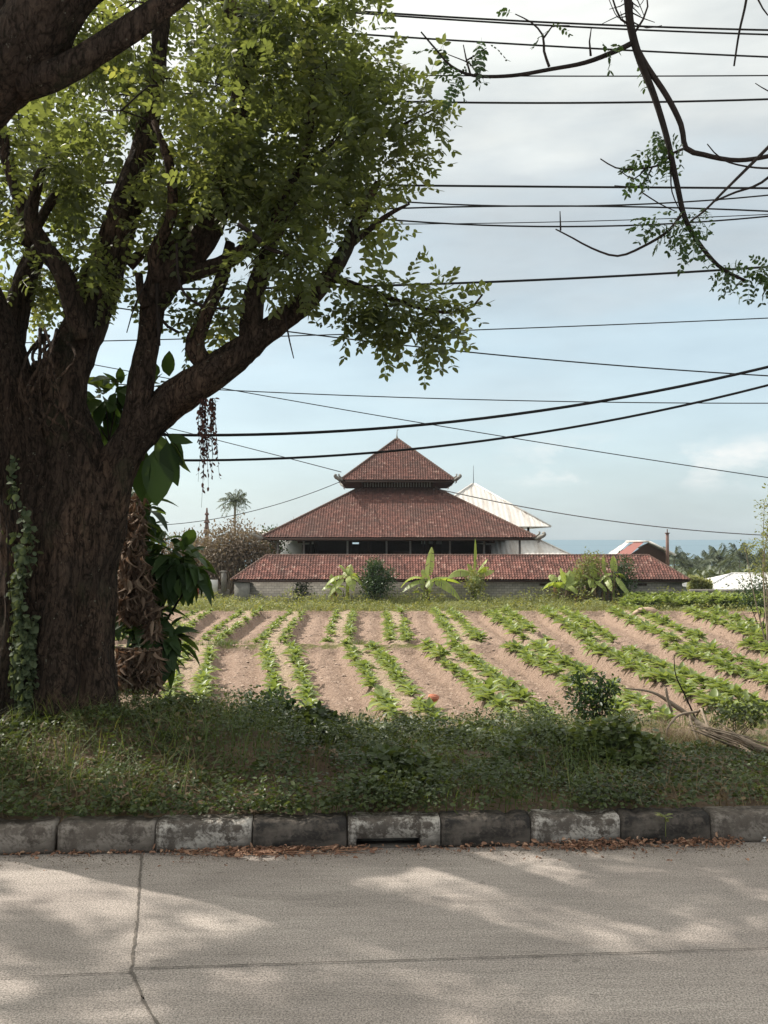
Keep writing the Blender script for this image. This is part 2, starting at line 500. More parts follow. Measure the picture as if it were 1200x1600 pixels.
# --- field soil with straw beds (attribute bed)
t = NT('field_soil')
n1 = t.noise(2.2, detail=8, rough=0.75); n2 = t.noise(11, detail=6, rough=0.8); cl = t.vor(5.0)
soil = t.ramp(n2, [(0.28, (0.125, 0.086, 0.066)), (0.5, (0.31, 0.222, 0.172)), (0.72, (0.47, 0.355, 0.285))])
straw = t.ramp(t.noise(9, (2.4, 0.8, 1), detail=8, rough=0.85), [(0.3, (0.17, 0.115, 0.08)), (0.5, (0.40, 0.31, 0.22)), (0.7, (0.58, 0.50, 0.37))])
bf = t.math('ADD', t.attr('bed'), t.math('MULTIPLY', t.math('SUBTRACT', n1, 0.5), 1.6))
col = t.mix(t.ramp(bf, [(0.35, 0.0), (0.65, 0.8)]), soil, straw)
gr = t.math('ADD', t.attr('grass'), t.math('MULTIPLY', t.math('SUBTRACT', n1, 0.5), 1.2))
col = t.mix(t.ramp(gr, [(0.4, 0.0), (0.6, 1.0)]), col, t.ramp(n2, [(0.3, (0.09, 0.10, 0.035)), (0.7, (0.25, 0.23, 0.10))]))
nrm = t.bump(n2, 1.0, 0.10, t.bump(cl, 0.6, 0.10))
M['field'] = t.pbr(col, 0.95, nrm, 0.1)
M['clod'] = simple('soil_clod', (0.16, 0.115, 0.09), (0.38, 0.285, 0.225), 4)
M['terrain'] = simple('coastal_plain', (0.05, 0.07, 0.03), (0.13, 0.14, 0.06), 0.05)
# --- sea
t = NT('sea_water')
wv = t.noise(0.02, (0.15, 1, 1), detail=6, rough=0.6)
band = t.noise(0.0012, (0.08, 1, 1), detail=3)
M['sea'] = t.pbr(t.ramp(band, [(0.35, (0.06, 0.12, 0.165)), (0.65, (0.10, 0.175, 0.225))]), 0.55, t.bump(wv, 0.5, 1.5), 0.25)


# --- roof tiles
def tile_mat(name, ca, cb, cc, moss=0.5):
    t = NT(name)
    v = t.attr(); n1 = t.noise(0.55, detail=6, rough=0.65); n2 = t.noise(6, detail=5, rough=0.7)
    col = t.ramp(v, [(0.0, ca), (0.6, cb), (0.9, tuple(c * 1.25 for c in cb)), (0.99, cc)])
    col = t.mix(t.ramp(n1, [(0.42, 0.0), (0.66, moss)]), col, (0.075, 0.055, 0.048))
    col = t.mix(t.ramp(n2, [(0.55, 0.0), (0.75, 0.45)]), col, (0.09, 0.07, 0.058))
    return t.pbr(col, 0.85, t.bump(n2, 0.4, 0.03), 0.2)
M['tile'] = tile_mat('clay_tiles_old', (0.10, 0.05, 0.042), (0.150, 0.070, 0.057), (0.27, 0.17, 0.14), 0.5)
M['tile2'] = tile_mat('clay_tiles_bright', (0.10, 0.047, 0.04), (0.215, 0.098, 0.080), (0.38, 0.25, 0.21), 0.5)
M['ridge'] = simple('ridge_tiles', (0.06, 0.04, 0.034), (0.16, 0.09, 0.07), 3)
M['darkwood'] = simple('dark_wood', (0.025, 0.016, 0.013), (0.075, 0.045, 0.035), 8, (1, 1, 4))
M['palewood'] = simple('weathered_wood', (0.15, 0.13, 0.115), (0.33, 0.30, 0.27), 8, (1, 1, 4))
M['stone'] = simple('carved_stone', (0.14, 0.135, 0.12), (0.36, 0.34, 0.31), 5, bump=0.7, bd=0.05)
# --- block wall
t = NT('block_wall')
br = t.n('ShaderNodeTexBrick'); mp = t.n('ShaderNodeMapping'); mp.inputs['Rotation'].default_value = (PI / 2, 0, 0)
t.L.new(t.tc.outputs['Object'], mp.inputs[0]); t.L.new(mp.outputs[0], br.inputs[0])
for k, v in (('Scale', 1.0), ('Mortar Size', 0.018), ('Brick Width', 0.42), ('Row Height', 0.2), ('Bias', 0.0)): br.inputs[k].default_value = v
br.inputs['Color1'].default_value = (0.36, 0.33, 0.29, 1); br.inputs['Color2'].default_value = (0.26, 0.24, 0.21, 1); br.inputs['Mortar'].default_value = (0.16, 0.15, 0.135, 1)
n1 = t.noise(0.5, (1, 1, 2), detail=6, rough=0.7)
col = t.mix(t.ramp(n1, [(0.42, 0.0), (0.68, 0.7)]), br.outputs[0], (0.10, 0.095, 0.085))
M['block'] = t.pbr(col, 0.95, t.bump(br.outputs[1], -0.6, 0.02, t.bump(t.noise(20), 0.4, 0.02)), 0.1)


def metal_mat(name, c, stain, s=1.0, ax='x'):
    t = NT(name)
    st = t.noise(1.2 * s, (1.5, 0.2, 0.2), detail=6, rough=0.7); st2 = t.noise(3.0 * s, detail=6, rough=0.7)
    col = t.mix(t.ramp(st, [(0.46, 0.0), (0.66, 0.75)]), c, stain)
    col = t.mix(t.ramp(st2, [(0.56, 0.0), (0.76, 0.6)]), col, tuple(v * 0.55 for v in stain))
    return t.pbr(col, 0.5, None, 0.4, 0.0)
M['zinc'] = metal_mat('zinc_sheet', (0.62, 0.60, 0.57), (0.40, 0.34, 0.29))
M['zincw'] = metal_mat('white_sheet', (0.60, 0.60, 0.59), (0.36, 0.35, 0.33))
M['redmetal'] = metal_mat('red_sheet', (0.24, 0.075, 0.06), (0.16, 0.07, 0.06))
M['plaster'] = simple('white_plaster', (0.42, 0.42, 0.40), (0.68, 0.68, 0.66), 1.5)
M['redwall'] = simple('red_wall', (0.32, 0.075, 0.055), (0.45, 0.12, 0.09), 2)
M['concrete'] = simple('old_concrete', (0.12, 0.115, 0.105), (0.27, 0.255, 0.235), 2)
M['brickred'] = simple('red_brick', (0.12, 0.075, 0.065), (0.22, 0.135, 0.115), 3)
M['cable'] = NT('cable_black').pbr((0.012, 0.012, 0.014), 0.6)
M['terracotta'] = simple('terracotta', (0.42, 0.15, 0.09), (0.58, 0.24, 0.15), 9)
M['blueplastic'] = NT('blue_plastic').pbr((0.12, 0.25, 0.30), 0.4)
M['whiteplastic'] = NT('white_plastic').pbr((0.75, 0.76, 0.76), 0.35)
M['drystalk'] = simple('dry_palm_stalk', (0.13, 0.10, 0.075), (0.34, 0.27, 0.205), 6, (1, 1, 6))
M['stump'] = simple('dry_log', (0.30, 0.20, 0.14), (0.5, 0.38, 0.29), 6)

# ------------------------------------------------------------------ ground
KA = math.atan((5.28 - 5.05) / (2.11 + 2.02))      # kerb line rotation
def kerbY(x): return 5.05 + (x + 2.02) * math.tan(KA)
FY0, FYM, FY1, FY2 = 28.5, 48.2, 67.0, 84.0
def fplane(Y): return CAMZ - 5.54 + (Y - 30) * 0.0153


def gridmesh(name, xs, ys, hf, mat, attrs=None, kind='structure'):
    X, Yg = np.meshgrid(xs, ys); Z = hf(X, Yg)
    V = np.stack([X, Yg, Z], -1).reshape(-1, 3); n, m = X.shape
    idx = np.arange(n * m).reshape(n, m)
    q = np.stack([idx[:-1, :-1], idx[:-1, 1:], idx[1:, 1:], idx[1:, :-1]], -1).reshape(-1, 4)
    mb = MB(); mb.add(V, [q], var=0.5); o = mb.build(name, mat, smooth=True)
    for k, fn in (attrs or {}).items():
        a = o.data.attributes.new(k, 'FLOAT', 'POINT'); a.data.foreach_set('value', fn(X, Yg).astype(np.float32).ravel())
    return tag(o, kind=kind)


def vnoise(X, Y, s, seed=0.0, oct=3):
    o = np.zeros(X.shape); f = X.ravel(); g_ = Y.ravel(); r = np.empty(len(f))
    for i in range(len(f)): r[i] = noise.fractal(Vector((f[i] * s + seed, g_[i] * s, seed)), 1.0, 2.0, oct)
    return r.reshape(X.shape)


def verge_h(X, Y):
    X = np.asarray(X, float); Y = np.asarray(Y, float)
    k = kerbY(X) + 0.15
    d = np.clip(Y - k, 0, None)
    z = 0.13 + 0.02 * np.clip(d, 0, 1)
    z += 0.34 * np.exp(-((X + 2.1) / 1.35) ** 2 - ((Y - 7.0) / 1.0) ** 2)
    z += 0.10 * np.exp(-((X + 0.9) / 0.6) ** 2 - ((Y - 6.4) / 0.8) ** 2)
    z += 0.07 * np.exp(-((X - 1.0) / 1.0) ** 2 - ((Y - 6.8) / 0.8) ** 2)
    z -= 0.16 * np.exp(-((X + 0.38) / 0.14) ** 2 - ((Y - 5.9) / 0.5) ** 2)
    z -= 0.17 * np.clip(d - 1.2, 0, 3)
    s = np.clip((Y - 9.0) / (FY0 - 9.0), 0, 1)
    z = z * (1 - s ** 0.75) + fplane(FY0) * s ** 0.75
    return z


xs = np.concatenate([np.linspace(-40, -6, 18), np.linspace(-5.5, 5.5, 90), np.linspace(6, 40, 18)])
X0, YY0 = np.meshgrid(xs, np.linspace(0, 1, 70) ** 1.8)
YY0 = (kerbY(X0) + 0.13) * (1 - YY0) + FY0 * YY0
V = np.stack([X0, YY0, verge_h(X0, YY0) + 0.015 * vnoise(X0, YY0, 3.0)], -1)
V[-1, :, 2] = fplane(FY0)
low = V[:1].copy(); low[..., 2] = -.05; V = np.concatenate([low, V]); X0 = V[..., 0]
idx = np.arange(X0.size).reshape(X0.shape)
mb = MB(); mb.add(V.reshape(-1, 3), [np.stack([idx[:-1, :-1], idx[:-1, 1:], idx[1:, 1:], idx[1:, :-1]], -1).reshape(-1, 4)], var=.5)
tag(mb.build('verge_ground', M['soilv'], smooth=True), kind='structure')

# road: a sheet; kerb stands on it
mb = MB()
xr = np.linspace(-40, 40, 41); a_ = np.array([[x, -14.0, 0] for x in xr] + [[x, kerbY(x) + 0.14, 0] for x in xr])
mb.add(a_, [np.array([[i, i + 1, i + 42, i + 41] for i in range(40)])], var=.5)
tag(mb.build('road', M['road']), kind='structure')
def gp(px, py, z=0.0):
    b = (800 - py) / F; a = (px - 600) / F; dy = cp - b * sp_; dz = sp_ + b * cp
    t_ = (z - CAMZ) / dz
    return np.array([a * t_, dy * t_, z])


def strip(mb, pts, w0, z=0.004, jit=0.3):
    pts = np.array(pts); pts, _ = spline(pts, np.ones(len(pts)), 0.03) if len(pts) == 2 else (np.concatenate([spline(pts[i:i + 2], np.ones(2), 0.03)[0] for i in range(len(pts) - 1)]), 0)
    T = np.gradient(pts, axis=0); T /= np.linalg.norm(T, axis=1)[:, None] + 1e-9; Nn = np.stack([-T[:, 1], T[:, 0], 0 * T[:, 0]], 1)
    wv_ = w0 * (1 + jit * rng.normal(0, 1, len(pts)).clip(-1.5, 1.5)) / 2; wob = rng.normal(0, w0 * 0.18, len(pts))
    A = pts + Nn * (wv_ + wob)[:, None]; B = pts - Nn * (wv_ - wob)[:, None]; A[:, 2] = z; B[:, 2] = z
    n = len(pts); mb.add(np.vstack([A, B]), [np.array([[i, i + 1, n + i + 1, n + i] for i in range(n - 1)])], var=.4)


mb = MB()
strip(mb, [gp(221, 1336), gp(214, 1440), gp(205, 1515)], 0.010)
strip(mb, [gp(205, 1515), gp(222, 1560), gp(248, 1604), gp(330, 1760)], 0.010)
tag(mb.build('cross_joint', M['joint']), kind='structure')
mb = MB()
strip(mb, [gp(-900, 1540), gp(0, 1530), gp(205, 1521)], 0.004, 0.0065, 0.5)
strip(mb, [gp(205, 1515), gp(600, 1503), gp(1200, 1483), gp(2200, 1455)], 0.006, 0.0065)
tag(mb.build('lengthwise_joint', M['joint']), kind='structure')

# field
front_n = 375 + 125.0 * np.arange(-5, 12); front_b = 371 + 174.5 * np.arange(-5, 12)
def wx(px, py):   # world x on field plane seen at px,py
    Y = 40.0
    for _ in range(20): Y = (CAMZ - fplane(Y)) * F / (py - 843)
    return (px - 600) / F * Y, Y
fb = np.array([wx(p, 1108) for p in front_b]); ff = np.array([wx(p, 1012) for p in front_n])
bb = np.array([wx(p, 1006) for p in (20, 115, 205, 285, 362, 477, 580, 667, 800, 885, 1000, 1160, 1290, 1410, 1530)])
bf_ = np.array([wx(p, 958) for p in (130, 205, 280, 350, 430, 496, 579, 652, 732, 821, 912, 1040, 1150, 1250, 1350)])


def phase(X, Y):
    """fractional index; integer = middle of a bare trench"""
    ph = np.zeros(X.shape); xr_ = X.ravel(); yr = Y.ravel(); r = ph.ravel()
    for y in np.unique(yr):
        m = yr == y
        if y < FYM:
            s = (y - fb[0, 1]) / (ff[0, 1] - fb[0, 1]); xx = fb[:, 0] * (1 - s) + ff[:, 0] * s
            sp = xx[1] - xx[0]; r[m] = (xr_[m] - xx[0]) / sp
        else:
            s = (y - bb[0, 1]) / (bf_[0, 1] - bb[0, 1]); xx = bb[:, 0] * (1 - s) + bf_[:, 0] * s
            r[m] = np.interp(xr_[m], xx, np.arange(len(xx)), left=-0.2, right=len(xx) - 1)
    return r.reshape(X.shape)


def relief(ph):
    f = ph - np.round(ph)            # -.5..0.5, 0 = trench centre
    a = np.abs(f)
    return -0.48 * np.clip((0.32 - a) / 0.085, 0, 1) + 0.16 * np.clip(1 - a / 0.2, 0, 1)


def field_h(X, Y):
    z = fplane(Y)
    ph = phase(X, Y)
    amp = np.clip((Y - FY0) / 1.5, 0, 1) * np.clip((FY1 - Y) / 1.0, 0, 1) * np.clip(np.abs(Y - FYM) / 0.7, 0, 1)
    n = vnoise(X, Y, 1.9, 3.1, 4) * 0.10
    return z + relief(ph) * amp + n * np.clip((Y - FY0) / 1.0, 0, 1) * np.clip((FY2 - Y) / 1.0, 0, 1)


def bedf(X, Y):
    ph = phase(X, Y); f = np.abs(ph - np.round(ph)); return np.clip((f - 0.30) / 0.1, 0, 1) * ((Y > FY0 + 1) & (Y < FY1)) * (0.75 + 0.25 * (Y < FYM))


def grassf(X, Y):
    return np.clip((Y - FY1 + .3) / 0.8, 0, 1) + np.clip(1 - (Y - FY0) / 1.5, 0, 1) + 0.62 * np.exp(-((Y - FYM) / 0.5) ** 2) * (X < 3)


xf = np.arange(-34, 34.01, 0.17)
yf = np.concatenate([np.arange(FY0, FYM, 0.16), np.arange(FYM, FY1 + 1, 0.2), np.linspace(FY1 + 1.5, FY2, 14)])
gridmesh('field', xf, yf, field_h, M['field'], {'bed': bedf, 'grass': grassf})
# plain falling to the sea; also either side of the field
def far_h(X, Y):
    s = np.clip((Y - FY2) / 60.0, 0, 1); z0 = fplane(FY2)
    s2 = np.clip((Y - 140) / 900, 0, 1)
    return z0 - 9.5 * s * s * (3 - 2 * s) - 14 * s2
gridmesh('coastal_land', np.linspace(-900, 1500, 60), np.concatenate([[FY2], np.linspace(90, 150, 10), np.linspace(200, 1250, 12)]), far_h, M['terrain'])
mb = MB()
for sgn in (-1, 1):
    ys = np.array([9.0, 15, 20, FY0, 40, 60, FY2]); xa = sgn * 34.0 + 0 * ys; xb = sgn * 400.0 + 0 * ys
    za = np.where(ys < FY0, verge_h(xa, ys), fplane(ys)); za[-1] = fplane(FY2)
    Vv = np.vstack([np.stack([xa, ys, za - .02], 1), np.stack([xb, ys, za - .02], 1)])
    mb.add(Vv, [np.array([[i, i + 1, 8 + i, 7 + i] for i in range(6)])], var=.5)
tag(mb.build('side_fields', M['terrain']), kind='structure')
mb = MB(); S = 60000.0
mb.add([[-S, 900, -26], [S, 900, -26], [S, S, -26], [-S, S, -26]], [np.array([[0, 1, 2, 3]])], var=.5)
tag(mb.build('sea', M['sea']), kind='structure')

# ------------------------------------------------------------------ kerb blocks
def kerb_block(x0, x1, mat, label, slot=None, tilt=0.0, chip=0):
    prof = [(0.015, 0.0), (0.0, 0.02), (0.006, 0.128), (0.012, 0.145), (0.028, 0.156), (0.15, 0.158), (0.16, 0.0)]
    mb = MB(); g = 0.006
    L_ = x1 - x0 - g
    def seg(a, b, pr, n):
        u = np.linspace(a, b, n + 1); rows = []
        for i, ui in enumerate(u):
            edge = 0.006 if (abs(ui) < 1e-6 or abs(ui - L_) < 1e-6) else 0.0
            for (d, z) in pr:
                nz = noise.noise(Vector(((x0 + ui) * 9, z * 14, d * 10))) * 0.004
                chipz = -0.03 * max(0, noise.noise(Vector(((x0 + ui) * 17, 3.3, chip))) - .12) * (z > 0.14) - edge * (z > 0.14) * 0.8
                dd = d + (edge if d < 0.05 else 0) + nz
                rows.append([ui, dd, z + chipz])
        V = np.array(rows); k = len(pr); idx = np.arange(len(V)).reshape(n + 1, k)
        nx = np.roll(idx, -1, 1)
        q = np.stack([idx[:-1], idx[1:], nx[1:], nx[:-1]], -1).reshape(-1, 4)
        mb.add(V, [q, idx[0].reshape(1, -1), idx[-1][::-1].reshape(1, -1)], var=.5)
    if slot:
        a, b, zt = slot
        seg(0, a, prof, 6)
        seg(a + .0005, b - .0005, [(0.004, zt), (0.006, 0.128), (0.012, 0.145), (0.028, 0.156), (0.15, 0.158), (0.16, zt)], 14)
        seg(b, L_, prof, 4)
    else: seg(0, L_, prof, 24)
    o = mb.build('kerb_block', mat)
    if slot:
        mb = MB(); mb.box(((slot[0] + slot[1]) / 2, .14, .03), (slot[1] - slot[0] + .04, .03, .07)); mb.box(((slot[0] + slot[1]) / 2, .08, .004), (slot[1] - slot[0] + .02, .1, .006))
        dv_ = mb.build('drain_slot', M['joint']); dv_.parent = o; dv_.location = (0, 0, 0)  # dark back and floor, coloured for the shade inside the slot
    o.location = (x0, kerbY(x0), 0.0); o.rotation_euler = (0, 0, math.atan(math.tan(KA)) + tilt)
    tag(o, label, 'kerb block', 'concrete kerb blocks along the road')
    return o


def kx(px): return (px - 600) / F * 5.14
ks = [-500, -350, -200, -50, 100, 249, 397, 544, 690, 832, 975, 1120, 1268, 1415, 1560]
# blocks between consecutive entries
kl = [
    (-350, -200, 'kerbw', 'pale kerb block outside the left edge of the view'),
    (-200, -50, 'kerbk', 'dark kerb block just beyond the left edge'),
    (-50, 97, 'kerbg', 'bare grey kerb block at the far left with a chipped whitish right corner'),
    (101, 249, 'kerbg', 'plain grey kerb block just right of the chipped leftmost one'),
    (249, 397, 'kerbw', 'grey kerb block with a dry forked twig leaning on it'),
    (397, 544, 'kerbk', 'black painted kerb block directly left of the block with the drain slot'),
    (544, 690, 'kerbw', 'whitish kerb block with a dark drain slot at its foot'),
    (690, 832, 'kerbk', 'black painted kerb block directly right of the block with the drain slot'),
    (832, 975, 'kerbw', 'kerb block with streaky white paint behind the brown leaf litter'),
    (975, 1120, 'kerbk', 'dark kerb block partly hidden by weeds, near the blue scrap'),
    (1120, 1268, 'kerbg', 'brownish grey kerb block at the far right with a white painted left edge'),
    (1268, 1415, 'kerbk', 'dark kerb block outside the right edge of the view')]
for i, (a, b, m, lab) in enumerate(kl):
    if a < -60 or a > 1250: continue
    xa, xb = kx(a) * (1 + 0.0), kx(b)
    kerb_block(xa, xb, M[m], lab, slot=(kx(557) - kx(544), kx(657) - kx(544), 0.058) if a == 544 else None, tilt=0.02 if a == -50 else 0.0, chip=i * 1.7)

# the kerb goes on outside the view
for a, b in ((-2600, -54), (1268, 3800)):
    x0, x1 = kx(a), kx(b) - .006; o = kerb_block(x0, x1, M['kerbg'], None); o.name = 'kerb'; o.data.name = 'kerb'
    for k_ in ('label', 'category', 'group'):
        if k_ in o: del o[k_]
    o['kind'] = 'structure'

# ------------------------------------------------------------------ weeds on the verge (stuff)
def in_frame(Pn, mx=120, top=-100, bot=1700):
    px = 600 + Pn[:, 0] / Pn[:, 1] * F
    return (px > -mx) & (px < 1200 + mx)


def verge_pts(n, y0=5.12, y1=9.6, xm=1.25):
    Y = y0 + (y1 - y0) * rng.random(n) ** 0.9; X = (rng.random(n) * 2 - 1) * (0.42 * Y + xm)
    k = kerbY(X) + 0.16
    m = Y > k; X, Y = X[m], Y[m]
    return X, Y


def fnoise(X, Y, s, seed=0.0): return vnoise(X, Y, s, seed, 2)


mb = MB()
X, Y = verge_pts(52000, xm=2.2)
dens = fnoise(X, Y, 1.1, 5.0)
bc = np.stack([rng.uniform(-4, 4, 150), rng.uniform(5.4, 9.2, 150)], 1); br_ = rng.uniform(.12, .34, 150); ba = rng.uniform(.05, .24, 150); bv = rng.random(150); bsz = rng.choice([.75, 1, 1, 1.5, 2.0], 150)
H = np.zeros(len(X)); own = np.zeros(len(X), int)
for i in range(150):
    g_i = ba[i] * np.exp(-(((X - bc[i, 0]) ** 2 + (Y - bc[i, 1]) ** 2) / br_[i] ** 2)); own = np.where(g_i > H, i, own); H = np.maximum(H, g_i)
hgt = 0.05 + 0.05 * np.clip(fnoise(X, Y, 1.6, 2.0) + 0.45, 0, 1) + H
left = X / Y * F + 600 < 330
keep = (rng.random(len(X)) < np.where(left, 0.8, 0.97)) & (dens > -0.62) & ~((X > 1.55) & (Y < 5.75) & (rng.random(len(X)) < .75)) & (((X - -0.38) / 0.10) ** 2 + ((Y - 5.85) / 0.5) ** 2 > 1)
hgt = np.where(left, hgt * 0.65, hgt)
rt_ = (X / Y * F > 380) & (Y > 6.6)
hgt = np.where(rt_, hgt * .5, hgt); keep &= ~(rt_ & (rng.random(len(X)) < .35))
fr_ = (X / Y * F > 430) & (Y > 6.3); hgt = np.where(fr_, hgt * .6, hgt); keep &= ~(fr_ & (rng.random(len(X)) < .3))
X, Y, hgt, own, H = X[keep], Y[keep], hgt[keep], own[keep], H[keep]
G = verge_h(X, Y)
for lay in range(4):
    n = len(X)
    pos = np.stack([X + rng.normal(0, .03, n), Y + rng.normal(0, .03, n), G + hgt * (0.2 + 0.8 * rng.random(n) ** 0.6)], 1)
    D = rng.normal(0, 1, (n, 3)); D[:, 2] = np.abs(D[:, 2]) * 0.35 - 0.1; D[:, 1] -= 0.25
    s = (0.017 + 0.022 * rng.random(n)) * np.where(H > .03, bsz[own], 1.0)
    pos[:, 1] = np.maximum(pos[:, 1], kerbY(pos[:, 0]) + 0.075 + .05 * rng.random(n)); pos[:, 2] = np.where(pos[:, 1] < kerbY(pos[:, 0]) + .3, np.maximum(pos[:, 2], .165), pos[:, 2])
    scatter(mb, LEAF6, pos, frames(D, rng.normal(0, .7, n)), np.stack([s, s * 1.15, s], 1), var=np.clip(bv[own] * .62 + rng.random(n) * .38, 0, 1))
n = 9000; X = rng.uniform(-3.4, 3.4, n); Y = kerbY(X) + .07 + .30 * rng.random(n) ** 1.2
k = (fnoise(X, Y, 2.5, 21.0) > -.28) & ~((X > 1.75) & (rng.random(n) < .7)); X, Y = X[k], Y[k]; n = len(X)
D = rng.normal(0, 1, (n, 3)); D[:, 2] = D[:, 2] * .4; D[:, 1] -= .5; s = .016 + .024 * rng.random(n)
scatter(mb, LEAF6, np.stack([X, Y, .165 + (.03 + .14 * rng.random(n)) * np.clip((Y - kerbY(X)) / .2, .25, 1)], 1), frames(D, rng.normal(0, .7, n)), np.stack([s, s * 1.15, s], 1), var=rng.random(n) * .8)
# taller clumps that break the skyline of the verge
for (cpx, cpy, cY, sw, sh, nn, sz) in ((330, 1118, 7.9, .22, .10, 900, .035), (400, 1135, 7.7, .15, .08, 500, .03), (560, 1142, 7.9, .30, .07, 1100, .045), (640, 1150, 7.6, .25, .08, 800, .03), (760, 1130, 7.8, .25, .09, 900, .028), (850, 1120, 8.0, .22, .10, 900, .028), (980, 1130, 7.9, .2, .08, 600, .028), (230, 1120, 7.4, .25, .12, 900, .028), (700, 1180, 6.8, .3, .1, 1000, .035), (530, 1200, 6.4, .14, .1, 500, .03), (640, 1215, 6.1, .22, .1, 800, .028), (380, 1200, 6.3, .2, .1, 700, .03), (880, 1200, 6.3, .25, .1, 900, .03)):
    c = P(cpx, cpy, cY); q = rng.normal(0, 1, (nn, 3)) * [sw * .55, sw * .4, sh * .6]; D = q / [sw, sw, sh] + rng.normal(0, .8, (nn, 3)); D[:, 2] = D[:, 2] * .5; D[:, 1] -= .3; sv = rng.random() * .45; ss = sz * rng.uniform(.6, 1.2, nn)
    scatter(mb, LEAF6, c + q, frames(D, rng.normal(0, .6, nn)), np.stack([ss, ss * 1.1, ss], 1), var=sv + rng.random(nn) * .4)
tag(mb.build('weeds', M['weed']), 'low tangled green weeds covering the verge behind the kerb', 'weeds', kind='stuff')


def blades(mb, pos, h, w=0.006, lean=0.5, segs=3, var=None):
    n = len(pos); az = rng.random(n) * 2 * PI; ln = lean * (0.4 + rng.random(n)); d = np.stack([np.cos(az), np.sin(az), 0 * az], 1)
    sd = np.stack([-np.sin(az), np.cos(az), 0 * az], 1); ts = np.linspace(0, 1, segs + 1); rows = []
    for t_ in ts:
        c = pos + d * (h * ln * t_ ** 2)[:, None]; c[:, 2] += h * t_ * (1 - 0.35 * ln * t_)
        ww = w * (1 - t_ * 0.9); rows += [c - sd * ww / 2, c + sd * ww / 2] if np.ndim(ww) == 0 else []
    V = np.stack(rows, 1).reshape(-1, 3); k = 2 * (segs + 1)
    f = np.array([[2 * i, 2 * i + 1, 2 * i + 3, 2 * i + 2] for i in range(segs)])
    FF = (f[None] + (np.arange(n) * k)[:, None, None]).reshape(-1, 4)
    mb.add(V, [FF], var=np.repeat(rng.random(n) if var is None else var, segs))


mb = MB(); X, Y = verge_pts(16000); d = fnoise(X, Y, 0.9, 9.0) + 0.35 * (Y > 7.5)
k = d > -0.12; X, Y = X[k], Y[k]
blades(mb, np.stack([X, Y, verge_h(X, Y)], 1), (0.12 + 0.22 * rng.random(len(X))) * np.where((X / Y * F > -150) & (Y > 6.6), .55, 1), 0.006, 0.8)
tag(mb.build('grass', M['grass']), 'thin green grass blades rising among the verge weeds', 'grass', kind='stuff')
mb = MB(); X, Y = verge_pts(16000); px = X / Y * F + 600
k = ((px < 330) & (rng.random(len(X)) < 0.5)) | ((px > 960) & (Y > 6.6) & (rng.random(len(X)) < .45)) | ((px > 930) & (Y < 5.75) & (rng.random(len(X)) < .8)) | (rng.random(len(X)) < 0.10)
X, Y = X[k], Y[k]
blades(mb, np.stack([X, Y, verge_h(X, Y) + 0.0], 1), 0.06 + 0.26 * rng.random(len(X)) ** 1.5, 0.006, 1.3)
n = len(X) // 2; pos = np.stack([X[:n], Y[:n], verge_h(X[:n], Y[:n]) + 0.03 + .05 * rng.random(n)], 1); D = rng.normal(0, 1, (n, 3)); D[:, 2] *= .2
scatter(mb, LEAF6, pos, frames(D, rng.normal(0, 1, n)), 0.03 + .03 * rng.random(n))
tag(mb.build('dry_grass', M['drygrass']), 'straw coloured dead grass and stalks on the verge', 'dry grass', kind='stuff')
# hollow of tall weeds falling away behind the crest
mb = MB(); n = 9000; Y = 9 + 4 * rng.random(n); X = (rng.random(n) * 2 - 1) * (0.42 * Y + .6)
pos = np.stack([X, Y, verge_h(X, Y) + 0.25 * rng.random(n)], 1); D = rng.normal(0, 1, (n, 3)); D[:, 2] = abs(D[:, 2]) * .4
scatter(mb, LEAF6, pos, frames(D, rng.normal(0, .7, n)), 0.06 + .05 * rng.random(n))
tag(mb.build('slope_weeds', M['weed']), 'weeds on the slope dropping from the verge to the field', 'weeds', kind='stuff')

# leaf litter along the kerb foot
mb = MB()
def litter(n, pa, pb, sd, base=0.0):
    px = pa + (pb - pa) * rng.random(n); X = (px - 600) / F * 5.1
    Y = kerbY(X) - np.abs(rng.normal(0, sd, n)) - 0.005
    return np.stack([X, Y, np.full(n, 0.006) + 0.02 * rng.random(n) + base * rng.random(n) * np.clip(1 - (kerbY(X) - Y) / 0.1, 0, 1)], 1)
for (n, a, b, sd, bs) in ((260, 265, 560, 0.04, .01), (240, 340, 480, 0.05, .02), (130, -60, 270, 0.018, .003), (220, 815, 1110, 0.04, .015), (240, 890, 1010, 0.05, .025), (130, 860, 930, .04, .02), (170, 1060, 1170, 0.045, .025), (120, 560, 820, .03, 0), (60, -60, 1250, 0.16, 0)):
    pos = litter(n, a, b, sd, bs); D = rng.normal(0, 1, (n, 3)); D[:, 2] *= .25
    s = 0.010 + .03 * rng.random(n) ** 1.5
    scatter(mb, LEAF6, pos, frames(D, rng.normal(0, 1.0, n)), np.stack([s, s * rng.uniform(.35, 1.3, n), s * 3.5], 1))
blp = litter(160, 265, 560, 0.05); D = np.stack([np.ones(160), rng.normal(0, .25, 160), rng.normal(0, .05, 160)], 1)
scatter(mb, LEAF6, blp, frames(D, rng.normal(0, 1, 160)), np.stack([0.05 + .09 * rng.random(160), np.full(160, .008), np.full(160, .01)], 1))
tag(mb.build('fallen_leaves', M['litter']), 'rusty brown dead leaves and twigs gathered at the foot of the kerb', 'leaf litter', kind='stuff')
mb = MB(); n = 1500; px = rng.random(n) * 1300 - 50; X = (px - 600) / F * 4.9; Y = kerbY(X) - np.abs(rng.normal(0.06, .09, n))
oct_ = (np.array([[1, 0, 0], [0, 1, 0], [-1, 0, 0], [0, -1, 0], [0, 0, .8]]) * 1.0, np.array([[0, 1, 4], [1, 2, 4], [2, 3, 4], [3, 0, 4]]))
scatter(mb, oct_, np.stack([X, Y, np.full(n, .001)], 1), frames(rng.normal(0, 1, (n, 3)) * [1, 1, 0.01]), 0.0015 + .004 * rng.random(n) ** 2)
